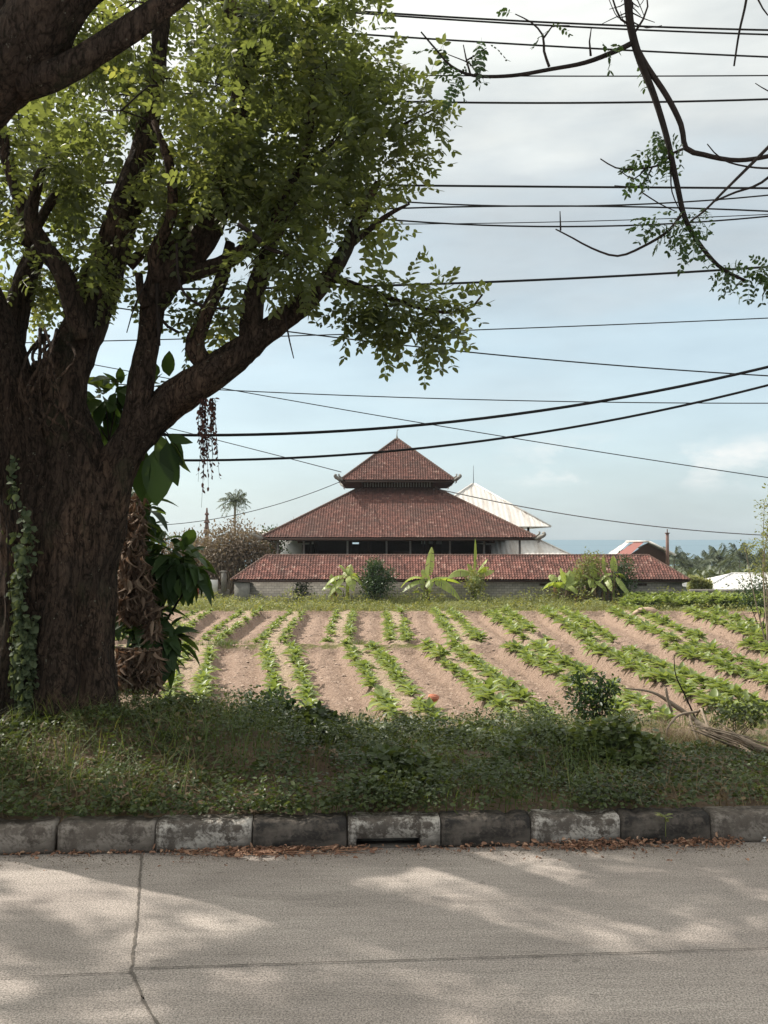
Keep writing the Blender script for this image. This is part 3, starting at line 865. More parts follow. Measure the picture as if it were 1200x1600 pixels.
tag(mb.build('grit', M['soilv']), 'dark grit scattered on the road edge', 'grit', kind='stuff')

# small litter things
def crumple(name, c, r, mat, label, cat, flat=0.6):
    mb = MB(); u = np.linspace(0, PI, 9); v = np.linspace(0, 2 * PI, 13)[:-1]; V = []
    for a in u:
        for b in v:
            d = np.array([math.sin(a) * math.cos(b), math.sin(a) * math.sin(b), math.cos(a)]); rr = r * (1 + 0.8 * noise.noise(Vector(d * 2.2) + Vector((c[0] * 9, 0, 0))))
            V.append(np.array(c) + d * rr * [1.3, .9, flat])
    idx = np.arange(9 * 12).reshape(9, 12); nx = np.roll(idx, -1, 1)
    mb.add(V, [np.stack([idx[:-1], idx[1:], nx[1:], nx[:-1]], -1).reshape(-1, 4)], var=.5)
    return tag(mb.build(name, mat), label, cat)
g_ = gp(1106, 1318); crumple('plastic_scrap', (g_[0], g_[1] + .05, 0.035), 0.032, M['blueplastic'], 'crumpled blue-green plastic scrap on the leaf litter by the right kerb', 'litter')
mb = MB(); g_ = gp(1196, 1318)
mb.tube([g_ + [0, .04, .002], g_ + [0, .04, .03], g_ + [0, .04, .034]], [0.022, 0.026, 0.020], 16)
tag(mb.build('plastic_cup', M['whiteplastic']), 'small white plastic cup lid at the kerb foot on the right edge', 'litter')
mb = MB(); g_ = gp(335, 1318)
mb.tube([g_, g_ + [0.05, .03, .04], g_ + [.12, .05, .07]], [.004, .003, .0015], 6, step=.02); mb.tube([g_ + [.05, .03, .04], g_ + [.09, .02, .09]], [.003, .001], 5)
mb.tube([g_ + [.03, .02, .03], g_ + [.11, .0, .03]], [.003, .001], 5)
tag(mb.build('dry_twig', M['drystalk']), 'forked pale dry twig leaning on the kerb above the litter', 'twig')

# ------------------------------------------------------------------ crop plants
def crop_t(seed, big=1.0):
    r = np.random.default_rng(seed); mb_V = []; mb_F = []; n = 0
    nl = r.integers(9, 13)
    for i in range(nl):
        az = i * 2.4 + r.normal(0, .25); el = math.radians(20 + 55 * i / nl + r.normal(0, 8)); Ln = (0.48 - 0.18 * i / nl) * (1 + r.normal(0, .12))
        V, Fq = leaf_t(4, w=0.54, fold=0.3, droop=0.35 + .2 * r.random())
        V = V * [Ln, Ln, Ln]; V[:, 2] += 0.01 * np.sin(V[:, 0] * 40 + seed) * np.abs(V[:, 1]) * 10
        c, s = math.cos(el), math.sin(el); V = V @ np.array([[c, 0, s], [0, 1, 0], [-s, 0, c]])
        c, s = math.cos(az), math.sin(az); V = V @ np.array([[c, s, 0], [-s, c, 0], [0, 0, 1]])
        V[:, 2] += 0.02 + 0.12 * i / nl; mb_V.append(V); mb_F.append(Fq + n); n += len(V)
    return np.concatenate(mb_V), np.concatenate(mb_F), nl
CT = [crop_t(i) for i in range(8)]
rows_names = ['first', 'second', 'third', 'fourth', 'fifth', 'sixth', 'seventh', 'eighth', 'ninth', 'tenth', 'eleventh', 'twelfth', 'thirteenth', 'fourteenth', 'fifteenth', 'sixteenth', 'seventeenth', 'eighteenth', 'nineteenth', 'twentieth']
plants = []
def row_x(ph, y):
    if y < FYM:
        s = (y - fb[0, 1]) / (ff[0, 1] - fb[0, 1]); xx = fb[:, 0] * (1 - s) + ff[:, 0] * s
    else:
        s = (y - bb[0, 1]) / (bf_[0, 1] - bb[0, 1]); xx = bb[:, 0] * (1 - s) + bf_[:, 0] * s
    return np.interp(ph, np.arange(len(xx)), xx)
for plot in (0, 1):
    y0, y1 = (FY0 + .9, FYM - .9) if plot == 0 else (FYM + .9, FY1 - .6)
    for b in range(0, 15 if plot == 0 else 14):
        for sd in (-1, 1):
            ph = b + 0.5 + sd * 0.155
            y = y0 + rng.random() * .4
            while y < y1:
                x = float(row_x(ph, y)) + rng.normal(0, .07); px = 600 + x / y * F
                if -40 < px < 1260:
                    right = np.clip((px - 450) / 400, 0, 1)
                    miss = 0.10 if plot == 0 else 0.22
                    gapn = noise.noise(Vector((x * .3, y * .3, 1.7)))
                    if rng.random() > miss + max(0, gapn - .15) * 1.2:
                        size = (1.0 + .22 * right) * rng.choice([.5, .8, 1.0, 1.15], p=[.1, .3, .35, .25]) * rng.uniform(.85, 1.1) * (1.0 if plot == 0 else 0.78 + .25 * right)
                        plants.append((y, x, size, rng.random() * 6.28, (plot, b * 2 + (sd > 0)), px))
                    # patch of volunteers at the big mid-right clump
                y += rng.uniform(.45, .66) * (0.8 if px > 650 else 1.0)
plants.sort(key=lambda p: p[0])
def fz(x, y): return float(field_h(np.array([[x]]), np.array([[y]]))[0, 0])
vis = [p for p in plants if -20 < p[5] < 1220 and p[0] < 70]
near = vis[:300]; rest = [p for p in plants if p not in near]
rowset = sorted({p[4][1] for p in near if p[4][0] == 0})
cmesh = []
rowcount = {}
def ordn(k): return rows_names[k - 1] if k <= 20 else '%dth' % k if k % 10 not in (1, 2, 3) else '%d%s' % (k, {1: 'st', 2: 'nd', 3: 'rd'}[k % 10])
for i, (V, Fq, nl) in enumerate(CT):
    mb = MB(); mb.add(V, [Fq], var=np.repeat(rng.random(nl), len(Fq) // nl)); o = mb.build('crop_plant', M['crop']); cmesh.append(o.data); bpy.data.objects.remove(o)
for i, (y, x, s, a, row, px) in enumerate(near):
    o = link('crop_plant', cmesh[i % 8]); o.location = (x, y, fz(x, y) - .01); o.rotation_euler = (0, 0, a); o.scale = (s, s, s)
    rk = (row[0], row[1]); rowcount[rk] = rowcount.get(rk, 0) + 1; k = rowcount[rk]
    lab = '%s green crop plant, %s from the road in the %s row from the left' % ('Broad-leaved' if s > 1.1 else 'Smallish', ordn(k), ordn(rowset.index(row[1]) + 1)) if row[0] == 0 else 'green crop plant, %s in row %s of the far plot' % (ordn(k), ordn(row[1]))
    tag(o, lab, 'crop plant', 'leafy crop plants in rows nearest the road')
mb = MB()
for i, (y, x, s, a, row, px) in enumerate(rest):
    V, Fq, nl = CT[i % 8]; c, s_ = math.cos(a), math.sin(a)
    mb.add((V * s) @ np.array([[c, s_, 0], [-s_, c, 0], [0, 0, 1]]) + [x, y, fz(x, y)], [Fq], var=np.repeat(rng.random(nl), len(Fq) // nl))
tag(mb.build('distant_crop', M['crop']), 'leafy crop plants filling the rows of the farther plots', 'crop', kind='stuff')
# tall leafy crop at the back right
mb = MB(); n = 520
Y = rng.uniform(68.5, 73.5, n); X = (rng.uniform(975, 1240, n) - 600) / F * Y
for i in range(n):
    V, Fq, nl = CT[i % 8]; a = rng.random() * 6.28; c, s_ = math.cos(a), math.sin(a); s = rng.uniform(.9, 1.4)
    mb.add((V * s) @ np.array([[c, s_, 0], [-s_, c, 0], [0, 0, 1]]) + [X[i], Y[i], fplane(Y[i]) + rng.uniform(0, .55)], [Fq], var=np.repeat(rng.random(nl), len(Fq) // nl))
tag(mb.build('back_crop', M['crop']), 'dense taller leafy crop before the low wall at the back right', 'crop', kind='stuff')
# weeds and grass strip at the back of the field
mb = MB(); n = 26000
Y = FY1 - .5 + 8.2 * rng.random(n); X = (rng.random(n) * 1300 - 50 - 600) / F * Y
hn = np.clip(fnoise(X, Y, .35, 4) + .5, 0.1, 1.1)
blades(mb, np.stack([X, Y, fplane(Y)], 1), (0.25 + .45 * rng.random(n)) * hn * 1.2 * np.where(Y > 71.5, 1.7, 1), 0.035, .9, 2)
n = 30000; Y = FY1 + 0.3 + 7.2 * rng.random(n); X = (rng.random(n) * 1300 - 50 - 600) / F * Y; hn = np.clip(fnoise(X, Y, .5, 7) + .45, 0.05, 1.1)
pos = np.stack([X, Y, fplane(Y) + (.05 + .6 * rng.random(n)) * hn * np.where(Y > 71.5, 1.8, 1)], 1); D = rng.normal(0, 1, (n, 3)); D[:, 2] = abs(D[:, 2]) * .5
scatter(mb, LEAF6, pos, frames(D, rng.normal(0, .7, n)), .10 + .12 * rng.random(n))
tag(mb.build('weed_strip', M['weedfar']), 'strip of yellow-green weeds and grass between the field and the block wall', 'weeds', kind='stuff')
mb = MB(); n = 2600; X = rng.uniform(-13, 0.5, n); Y = FYM + rng.normal(0, .28, n)
k = fnoise(X, Y, .45, 3) > 0.0; X, Y = X[k], Y[k]
blades(mb, np.stack([X, Y, fplane(Y)], 1), .12 + .3 * rng.random(len(X)), .025, .9, 2)
n = 3000; X = (rng.uniform(-20, 1220, n) - 600) / F * 29.3; Y = rng.uniform(28.4, 29.9, n)
blades(mb, np.stack([X, Y, fplane(Y)], 1), .15 + .4 * rng.random(n), .022, .9, 2)
tag(mb.build('field_grass', M['grass']), 'grass tufts on the balk between the two plots', 'grass', kind='stuff')
mb = MB(); n = 15000; Y = FY0 + 1 + (FY1 - FY0 - 1) * rng.random(n) ** 1.5; X = (rng.uniform(150, 1240, n) - 600) / F * Y
oct2 = (np.array([[1, 0, 0], [0, 1, 0], [-1, 0, 0], [0, -1, 0], [.1, .1, .7]]) * 1.0, np.array([[0, 1, 4], [1, 2, 4], [2, 3, 4], [3, 0, 4]]))
zs = field_h(X[:, None], Y[:, None])[:, 0]
scatter(mb, oct2, np.stack([X, Y, zs - .01], 1), frames(rng.normal(0, 1, (n, 3)) * [1, 1, .2]), .025 + .085 * rng.random(n) ** 2.5)
tag(mb.build('soil_clods', M['clod']), 'crumbled brown clods lying in the furrows of the field', 'clods', kind='stuff')
# terracotta pot
x_, y_ = wx(676, 1090); z_ = fz(x_, y_)
mb = MB(); mb.tube([[0, 0, 0], [0, 0, .02], [0, 0, .22], [0, 0, .225], [0, 0, .28], [0, 0, .28], [0, 0, .2]], [.11, .115, .165, .19, .195, .165, .14], 24)
o = mb.build('plant_pot', M['terracotta'], smooth=False); o.location = (x_, y_, z_ + .26); o.rotation_euler = (.25, .1, 0); tag(o, 'orange terracotta pot lying among the crop plants', 'pot')
x_, y_ = wx(1010, 962); mb = MB(); mb.tube([[x_ - .9, y_, fplane(y_) + .12], [x_ - .3, y_ + .1, fplane(y_) + .35], [x_ + .4, y_, fplane(y_) + .30], [x_ + 1.0, y_ + .1, fplane(y_) + .1]], [.13, .2, .22, .12], 12, step=.12, bark=.04, knob=.4)
tag(mb.build('dead_log', M['stump'], smooth=True), 'pale brown dead log lying at the back edge of the field', 'log')

# ------------------------------------------------------------------ buildings
def roof_face(mb, A, B, C, D, tw=0.22, tl=0.27, amp=0.10, step=0.03, per=5):
    """tiled slope: eave A->B, top D->C; corrugated pantiles in real relief. faces carry a value per tile"""
    A, B, C, D = [np.array(p, float) for p in (A, B, C, D)]
    ex = (B - A); W = np.linalg.norm(ex); ex /= W
    up = D - A; up = up - ex * np.dot(up, ex); H = np.linalg.norm(up); uy = up / H; nrm = np.cross(ex, uy)
    nc = int(round(W / tw)); nr = max(2, int(round(H / tl))); tw = W / nc; tl = H / nr
    uD = np.dot(D - A, ex); uC = np.dot(C - A, ex)
    us = np.arange(nc * per + 1) / per * tw
    prof = (np.abs(np.cos((us / tw) * PI)) ** 0.8) * amp
    rvar = rng.random((nr, nc)); rvar = np.where(rng.random((nr, nc)) < .008, 1.0, rvar * .97)
    for r in range(nr):
        for (v0, v1, h0, h1) in ((r * tl, (r + 1) * tl, step, 0.0),):
            Vs = []
            for v, h in ((v0, h0 * 0), (v0, h0), (v1, h1)):
                lo, hi = uD * v / H, W + (uC - W) * v / H
                u = np.clip(us, lo, hi)
                jit = 0.006 * np.sin(us * 3.1 + r * 1.7)
                Vs.append(A + u[:, None] * ex + v * uy + (prof + h + jit)[:, None] * nrm)
            n = len(us); lo0, hi0 = uD * v0 / H, W + (uC - W) * v0 / H
            ok = (us[1:] > lo0) & (us[:-1] < hi0); i = np.nonzero(ok)[0]
            F1 = np.stack([i, i + 1, n + i + 1, n + i], 1); F2 = np.stack([n + i, n + i + 1, 2 * n + i + 1, 2 * n + i], 1)
            vv = rvar[r][np.minimum(i // per, nc - 1)]
            mb.add(np.concatenate(Vs), [F1], var=vv); mb.add(np.concatenate(Vs), [F2], var=vv)


def hip_roof(parent, cx, cy, hx, hy, z0, z1, tx, ty, mat, drop=0.0, name='roof', ridge=True, tw=0.22, sag=0.0, underside=True):
    """frustum/hip roof; half sizes at eave hx,hy and at top tx,ty"""
    e = [np.array([cx - hx, cy - hy, z0]), np.array([cx + hx, cy - hy, z0]), np.array([cx + hx, cy + hy, z0]), np.array([cx - hx, cy + hy, z0])]
    t_ = [np.array([cx - tx, cy - ty, z1]), np.array([cx + tx, cy - ty, z1]), np.array([cx + tx, cy + ty, z1]), np.array([cx - tx, cy + ty, z1])]
    mb = MB()
    for i in range(4):
        j = (i + 1) % 4; roof_face(mb, e[i], e[j], t_[j], t_[i], tw=tw, per=5 if i == 0 else 3)
    o = mb.build(name, mat, parent)
    if underside:
        mb = MB(); d = np.array([0, 0, -0.16])
        mb.add(np.array([p + d for p in e] + [p + d for p in t_]), [np.array([[0, 4, 5, 1], [1, 5, 6, 2], [2, 6, 7, 3], [3, 7, 4, 0]])], var=.5)
        for i in range(4):
            j = (i + 1) % 4; c = (e[i] + e[j]) / 2 - [0, 0, .06]; L_ = np.linalg.norm(e[j] - e[i]); L_ += 0.02
            mb.box(c - (0, 0, .06) + 0.03 * (np.array([cx, cy, c[2]]) - c) / max(hx, hy), (L_ if i % 2 == 0 else .05, .05 if i % 2 == 0 else L_ - .12, .16))
        mb.build('eave_board', M['darkwood'], o)
    if ridge:
        for i in range(4):
            mb = MB(); k = int(np.linalg.norm(t_[i] - e[i]) / .09); tt = np.linspace(0, 1, k)[:, None]; pp = e[i] * (1 - tt) + t_[i] * tt; pp[:, 2] += .07
            mb.tube(pp, 0.125 + 0.025 * (np.arange(k) % 3 == 0), 8); mb.build('hip_cap', M['ridge'], o)
    return o


def ridge_line(mb, a, b, r=.13):
    a, b = np.array(a, float), np.array(b, float); k = int(np.linalg.norm(b - a) / .09); tt = np.linspace(0, 1, k)[:, None]; pp = a * (1 - tt) + b * tt
    mb.tube(pp, r + 0.025 * (np.arange(k) % 3 == 0), 8)


# --- the pavilion
TX, TY = 1.22, 90.3
pv = tag(empty('temple_pavilion', (TX, TY, -3.5)), 'large open pavilion with a two-tiered red-brown tiled roof behind the block wall', 'pavilion')
hip_roof(pv, TX, TY, 11.35, 11.35, 1.78, 6.25, 3.45, 3.45, M['tile'], name='lower_roof')
hip_roof(pv, TX, TY, 5.05, 5.05, 6.92, 11.0, 0.12, 0.12, M['tile'], name='upper_roof')
mb = MB(); mb.box((TX, TY, 6.45), (6.5, 6.5, 0.9)); nk = mb.build('neck', M['darkwood'], pv)
for i in range(25):
    mb = MB(); x_ = TX - 2.95 + 5.9 * i / 24
    mb.box((x_, TY - 3.32, 6.62), (.09, .1, .42), taper=.9); mb.build('neck_slat', M['palewood'], nk)
mb = MB(); mb.tube([[TX, TY, 11.0], [TX, TY, 11.15], [TX, TY, 11.3], [TX, TY, 11.5], [TX + .03, TY, 12.05]], [.22, .16, .09, .04, .02], 10); mb.tube([[TX, TY, 11.95], [TX + .2, TY, 12.0]], [.03, .015], 6)
mb.build('finial', M['stone'], pv)
def curl(parent, c, d, s):
    """carved upturned corner ornament pointing along d"""
    mb = MB(); d = np.array(d, float); d /= np.linalg.norm(d); z = np.array([0, 0, 1.0]); c = np.array(c, float)
    pts = [c - d * .5 * s, c + d * .15 * s + z * .02 * s, c + d * .55 * s + z * .18 * s, c + d * .80 * s + z * .36 * s, c + d * .7 * s + z * .52 * s, c + d * .5 * s + z * .50 * s]
    mb.tube(pts, np.array([.16, .26, .24, .17, .12, .06]) * s, 8, step=.06, bark=.02, knob=.5)
    pts = [c - d * .3 * s + z * .2 * s, c + d * .1 * s + z * .42 * s, c + d * .2 * s + z * .62 * s, c - d * .02 * s + z * .62 * s]
    mb.tube(pts, np.array([.09, .1, .07, .03]) * s, 8, step=.06, knob=.5)
    pts = [c - d * .1 * s - z * .1 * s, c + d * .1 * s - z * .35 * s, c - d * .1 * s - z * .5 * s]
    mb.tube(pts, np.array([.1, .08, .03]) * s, 8, step=.06, knob=.5)
    mb.build('corner_ornament', M['stone'], parent, smooth=True)
for sx in (-1, 1):
    for sy in (-1, 1):
        curl(pv, (TX + sx * 5.15, TY + sy * 5.15, 7.0), (sx, sy, 0), .72); curl(pv, (TX + sx * 11.45, TY + sy * 11.45, 1.78), (sx, sy, 0), .8)
# open hall: platform, posts, beams, dark ceiling and screen added for inner shade
mb = MB(); mb.box((TX, TY, -2.6), (18.5, 18.5, 1.8)); mb.build('platform', M['concrete'], pv)
postx = [-8.9, -6.25, -4.5, -2.6, -0.1, 2.0, 3.6, 6.2, 8.9]
for px_ in (475, 543, 604, 641, 703, 756):
    x_ = (px_ - 600) / F * 81.0; mb = MB(); mb.box((x_, 81.0, .05), (.16, .16, 3.5)); mb.build('post', M['palewood'], pv)
for x_ in (434, 812):
    mb = MB(); mb.box(((x_ - 600) / F * 80, 80.0, .05), (.16, .16, 3.5)); mb.build('post', M['palewood'], pv)
for x_ in (-7.8, -2.6, 2.6, 7.8):
    for y_ in (86, 94, 99.5):
        mb = MB(); mb.box((TX + x_, y_, .1), (.2, .2, 3.7)); mb.build('post', M['darkwood'], pv)
mb = MB(); mb.box((TX - .3, 81.0, 1.62), (16.8, .22, .2)); mb.box((TX, 99.6, 1.5), (17, .2, .3)); mb.box((TX - 8.4, 90, 1.5), (.2, 18, .3)); mb.box((TX + 8.0, 90, 1.5), (.2, 18, .3)); mb.build('beam', M['darkwood'], pv)
mb = MB(); mb.box((TX, 90.3, 1.98), (18.0, 18.0, .06)); mb.build('ceiling', M['darkwood'], pv)
mb = MB()
segs = [(-8.2, -4.35), (-3.7, -2.85), (-2.5, 2.5), (2.85, 3.2), (3.6, 3.95), (4.5, 7.9)]
for a, b in segs: mb.box((TX + (a + b) / 2, 95.0, .95 + .02 * a), (b - a, .12, 1.9))
mb.box((TX - .1, 95.02, -.15), (16, .1, 2.7)); mb.box((TX - 8.15, 88.5, -.2), (.12, 13, 2.8)); mb.box((TX + 7.85, 88.5, -.2), (.12, 13, 2.8))
mb.build('shade_screen', M['darkwood'], pv)  # dark boards standing in for the shade under the pavilion roof
mb = MB(); mb.box((TX + .6, 84, 1.12), (1.3, .1, .1)); mb.box((TX + .6, 84.3, .4), (2.0, .5, .5)); mb.build('hanging_rack', M['darkwood'], pv)
mb = MB(); mb.box((TX - .2, 81.3, -.02), (16.6, .1, .14)); mb.build('railing', M['darkwood'], pv)

# --- perimeter building with block wall
pb = tag(empty('perimeter_building', (6, 77.5, -3.5)), 'long low red-tiled building with a grey block wall at the back of the field', 'building')
xl, xr_ = -11.9, 23.85
e = [np.array([xl, 75, -1.5]), np.array([xr_, 75, -1.5]), np.array([xr_, 80, -1.5]), np.array([xl, 80, -1.5])]; ra, rb = np.array([-9.45, 77.5, .34]), np.array([21.3, 77.5, .34])
mb = MB(); roof_face(mb, e[0], e[1], rb, ra, per=5); roof_face(mb, e[2], e[3], ra, rb, per=3); roof_face(mb, e[1], e[2], rb, rb, per=3); roof_face(mb, e[3], e[0], ra, ra, per=3); pbr_ = mb.build('roof', M['tile2'], pb)
for a, b in ((ra, rb), (e[0], ra), (e[3], ra), (e[1], rb), (e[2], rb)): mb = MB(); ridge_line(mb, a, b); mb.build('hip_cap', M['ridge'], pbr_)
mb = MB(); dd = np.array([0, 0, -.14]); mb.add([p + dd for p in e] + [ra + dd, rb + dd], [np.array([[0, 1, 5, 4], [2, 3, 4, 5]]), np.array([[1, 2, 5], [3, 0, 4]])], var=.5)
mb.box((5.97, 75.05, -1.62), (35.6, .05, .14)); mb.build('eave_board', M['darkwood'], pb)
mb = MB(); mb.box((5.95, 75.55, -3.0), (34.9, .18, 3.0)); mb.box((-11.4, 77.5, -3.0), (.18, 3.7, 3.0)); mb.box((23.3, 77.5, -3.0), (.18, 3.7, 3.0)); mb.build('block_wall', M['block'], pb)
for px_ in (853, 1003, 908, 690):
    mb = MB(); x_ = (px_ - 600) / 20.0; mb.box((x_, 75.44, -1.88), (.95, .04, .16))
    for k in range(5): mb.box((x_ - .38 + .19 * k, 75.41, -1.88), (.05, .03, .17))
    mb.build('vent', M['darkwood'], pb)
mb = MB(); mb.box((-11.1, 75.3, -2.6), (1.2, .3, 1.9)); mb.build('wall_pier', M['concrete'], pb)
# creeper on the wall
mb = MB(); n = 500; pos = np.stack([(rng.normal(472, 7, n) - 600) / 20.0, 75.38 + .06 * rng.random(n), -1.7 - 1.4 * rng.random(n)], 1)
scatter(mb, LEAF6, pos, frames(rng.normal(0, 1, (n, 3)) * [1, .3, 1], rng.normal(0, .5, n)), .14 + .1 * rng.random(n)); tag(mb.build('wall_creeper', M['leaf_dk']), 'dark creeper patch climbing the block wall left of the leftmost banana plant', 'creeper')

# --- sheet metal roofs
def sheet_face(mb, A, B, C, D, pitch=.5, amp=.05, per=4, mi=0):
    A, B, C, D = [np.array(p, float) for p in (A, B, C, D)]; ex = B - A; W = np.linalg.norm(ex); ex /= W; up = D - A; up -= ex * np.dot(up, ex); H = np.linalg.norm(up); uy = up / H; nr = np.cross(ex, uy)
    uD = np.dot(D - A, ex); uC = np.dot(C - A, ex); us = np.arange(0, W + pitch / per, pitch / per); us[-1] = W; h = amp * (np.abs((us / pitch) % 1 - .5) < .2)
    rows = 8; Vs = []
    for r in range(rows + 1):
        v = H * r / rows; lo, hi = uD * r / rows, W + (uC - W) * r / rows; u = np.clip(us, lo, hi); Vs.append(A + u[:, None] * ex + v * uy + h[:, None] * nr)
    n = len(us)
    for r in range(rows):
        lo, hi = uD * r / rows, W + (uC - W) * r / rows; i = np.nonzero((us[1:] > lo) & (us[:-1] < hi))[0] + r * n
        mb.add(np.concatenate(Vs), [np.stack([i, i + 1, i + n + 1, i + n], 1)], var=rng.random(), mi=mi)


def metal_hip(parent, cx, cy, hx, hy, z0, z1, tx, ty, mat, name='roof', caps=True):
    e = [np.array([cx - hx, cy - hy, z0]), np.array([cx + hx, cy - hy, z0]), np.array([cx + hx, cy + hy, z0]), np.array([cx - hx, cy + hy, z0])]
    t_ = [np.array([cx - tx, cy - ty, z1]), np.array([cx + tx, cy - ty, z1]), np.array([cx + tx, cy + ty, z1]), np.array([cx - tx, cy + ty, z1])]
    mb = MB()
    for i in range(4): j = (i + 1) % 4; sheet_face(mb, e[i], e[j], t_[j], t_[i])
    mb.build(name, mat, parent)
    mb = MB()
    for i in range(4):
        mb.tube([e[i] + [0, 0, .04], t_[i] + [0, 0, .04]], .11, 6); mb.tube([e[i], e[(i + 1) % 4]], .06, 4)
    mb.build('ridge_flashing', mat, parent)


wb = tag(empty('metal_roofed_hall', (9.8, 105, -4)), 'hall with a stained pale metal pyramid roof behind the pavilion', 'building')
metal_hip(wb, 9.8, 105, 7.2, 7.2, 2.95, 7.7, .1, .1, M['zinc'], 'upper_roof')
metal_hip(wb, 9.8, 105, 9.6, 9.6, -.3, 2.0, 5.4, 5.4, M['zinc'], 'lower_roof')
mb = MB(); mb.box((9.8, 105, -2.5), (15, 15, 4.4)); mb.build('walls', M['plaster'], wb)
for x_ in (-5.2, -1.7, 1.7, 3.6, 4.4, 5.2):
    for y_ in (-5.2, 5.2):
        mb = MB(); mb.box((9.8 + x_, 105 + y_, 2.5), (.22, .22, 1.2)); mb.build('post', M['darkwood'], wb)
mb = MB(); mb.tube([[9.8, 105, 7.6], [9.8, 105, 9.75]], [.04, .02], 6); mb.build('antenna', M['cable'], wb)
lw = tag(empty('white_house', (-11, 104, -4)), 'pale white house wall glimpsed under the left eave of the pavilion', 'house')
mb = MB(); mb.box((-10.5, 104, -1.2), (6.4, 6, 5.6)); mb.build('walls', M['plaster'], lw)
mb = MB(); sheet_face(mb, (-14, 100.7, 1.5), (-7, 100.7, 1.5), (-7, 104, 2.6), (-14, 104, 2.6)); sheet_face(mb, (-7, 107.3, 1.5), (-14, 107.3, 1.5), (-14, 104, 2.6), (-7, 104, 2.6)); mb.build('roof', M['zincw'], lw)
# small shed with red and grey sheets (right)
hs = tag(empty('small_house', (27.5, 97, -4)), 'small weathered house with a red and grey sheet-metal gable roof right of the long roof', 'house')
def HP(px, py, Y): return P(px, py, Y)
mb = MB(); a0, a1 = HP(958, 866, 95), HP(1048, 866, 95)
gx0, gx1 = HP(1003, 850, 95)[0], HP(1048, 860, 95)[0]
# gable faces the road on the right part; roof runs to the left-back
pk = HP(1011, 849, 94); el_ = HP(985, 866, 94); er_ = HP(1046, 867, 94); bk = np.array([-1.3, 3.0, 0.0])
mb.add([el_, er_, pk, er_ - [0, 0, 4], el_ - [0, 0, 4]], [np.array([[0, 4, 3, 1]]), np.array([[0, 1, 2]])], var=.5)
mb.add([el_ + bk, er_ + bk, er_ + bk - [0, 0, 4], el_ + bk - [0, 0, 4]], [np.array([[0, 1, 2, 3]])], var=.5)
mb.add([el_, el_ + bk, el_ + bk - [0, 0, 4], el_ - [0, 0, 4]], [np.array([[0, 1, 2, 3]])], var=.5); mb.add([er_, er_ + bk, er_ + bk - [0, 0, 4], er_ - [0, 0, 4]], [np.array([[0, 3, 2, 1]])], var=.5)
mb.build('walls', M['darkwood'], hs)
f_ = -bk * .08; up_ = np.array([0, 0, .09])
mb = MB(); sheet_face(mb, el_ + bk * .62 + up_ + [-.1, 0, -.1], el_ + f_ + up_ + [-.1, 0, -.1], pk + f_ + up_, pk + bk * .62 + up_, pitch=.3); mb.build('red_roof_sheets', M['redmetal'], hs)
mb = MB(); sheet_face(mb, el_ + bk * 1.05 + up_ + [-.1, 0, -.1], el_ + bk * .62 + up_ + [-.1, 0, -.13], pk + bk * .62 + up_ - [0, 0, .02], pk + bk * 1.05 + up_, pitch=.3)
sheet_face(mb, pk + f_ * 1.4 + up_ * 1.5, er_ + f_ * 1.4 + up_ + [.35, 0, -.1], er_ + bk * 1.05 + up_ + [.35, 0, -.1], pk + bk * 1.05 + up_ * 1.5, pitch=.3)
mb.tube([pk + f_ * 1.5 + up_ * 1.6, er_ + f_ * 1.5 + up_ * 1.2 + [.35, 0, -.1]], .10, 5); mb.tube([pk + f_ + up_ * 2, pk + bk + up_ * 2], .10, 5); mb.build('grey_roof_sheets', M['zinc'], hs)
mb = MB(); c0 = HP(1043, 880, 93); mb.box(c0 + [0, 0, 1.2], (.27, .27, 3.3), taper=.85); mb.box(c0 + [0, 0, 2.9], (.36, .36, .12)); mb.tube([c0 + [0, 0, 2.9], c0 + [0, 0, 3.3]], .05, 6)
tag(mb.build('brick_chimney', M['brickred']), 'slim reddish brick chimney post beside the small house', 'chimney')
# white metal roof far right
wr = tag(empty('white_roofed_house', (33, 92, -5)), 'house with a white ribbed metal hip roof at the right edge', 'house')
e = [HP(1097, 921, 88), HP(1300, 921, 88)]; e += [e[1] + [0, 8, 0], e[0] + [0, 8, 0]]; ra = HP(1143, 896, 92); rb = HP(1262, 896, 92)
mb = MB(); sheet_face(mb, e[0], e[1], rb, ra, .42); sheet_face(mb, e[2], e[3], ra, rb, .42); sheet_face(mb, e[1], e[2], rb, rb, .42); sheet_face(mb, e[3], e[0], ra, ra, .42); mb.build('roof', M['zincw'], wr)
mb = MB(); mb.tube([ra, rb], .1, 6); mb.tube([e[0], ra], .09, 6); mb.build('ridge_flashing', M['zincw'], wr)
c_ = (e[0] + e[2]) / 2; mb = MB(); mb.box(c_ - [0, 0, 1.6], (e[1][0] - e[0][0] - 1.2, 6.8, 3.1)); mb.build('walls', M['plaster'], wr)
# low wall with balustrade
lwl = tag(empty('low_wall', (28, 80, -4)), 'low dark-topped concrete wall with a white balustrade running right from the block building', 'wall')
mb = MB(); a_, b_ = HP(1078, 921, 79), HP(1330, 921, 79); mb.box((a_ + b_) / 2 - [0, 0, .12], (b_[0] - a_[0], .3, .26)); mb.box((a_ + b_) / 2 - [0, 0, 1.55], (b_[0] - a_[0], .25, 1.9)); mb.build('wall_cap', M['concrete'], lwl)
for i in range(60):
    x_ = a_[0] + .1 + (b_[0] - a_[0] - .2) * i / 59; mb = MB(); mb.box((x_, 79, a_[2] - .43), (.11, .12, .35)); mb.build('baluster', M['plaster'], lwl)
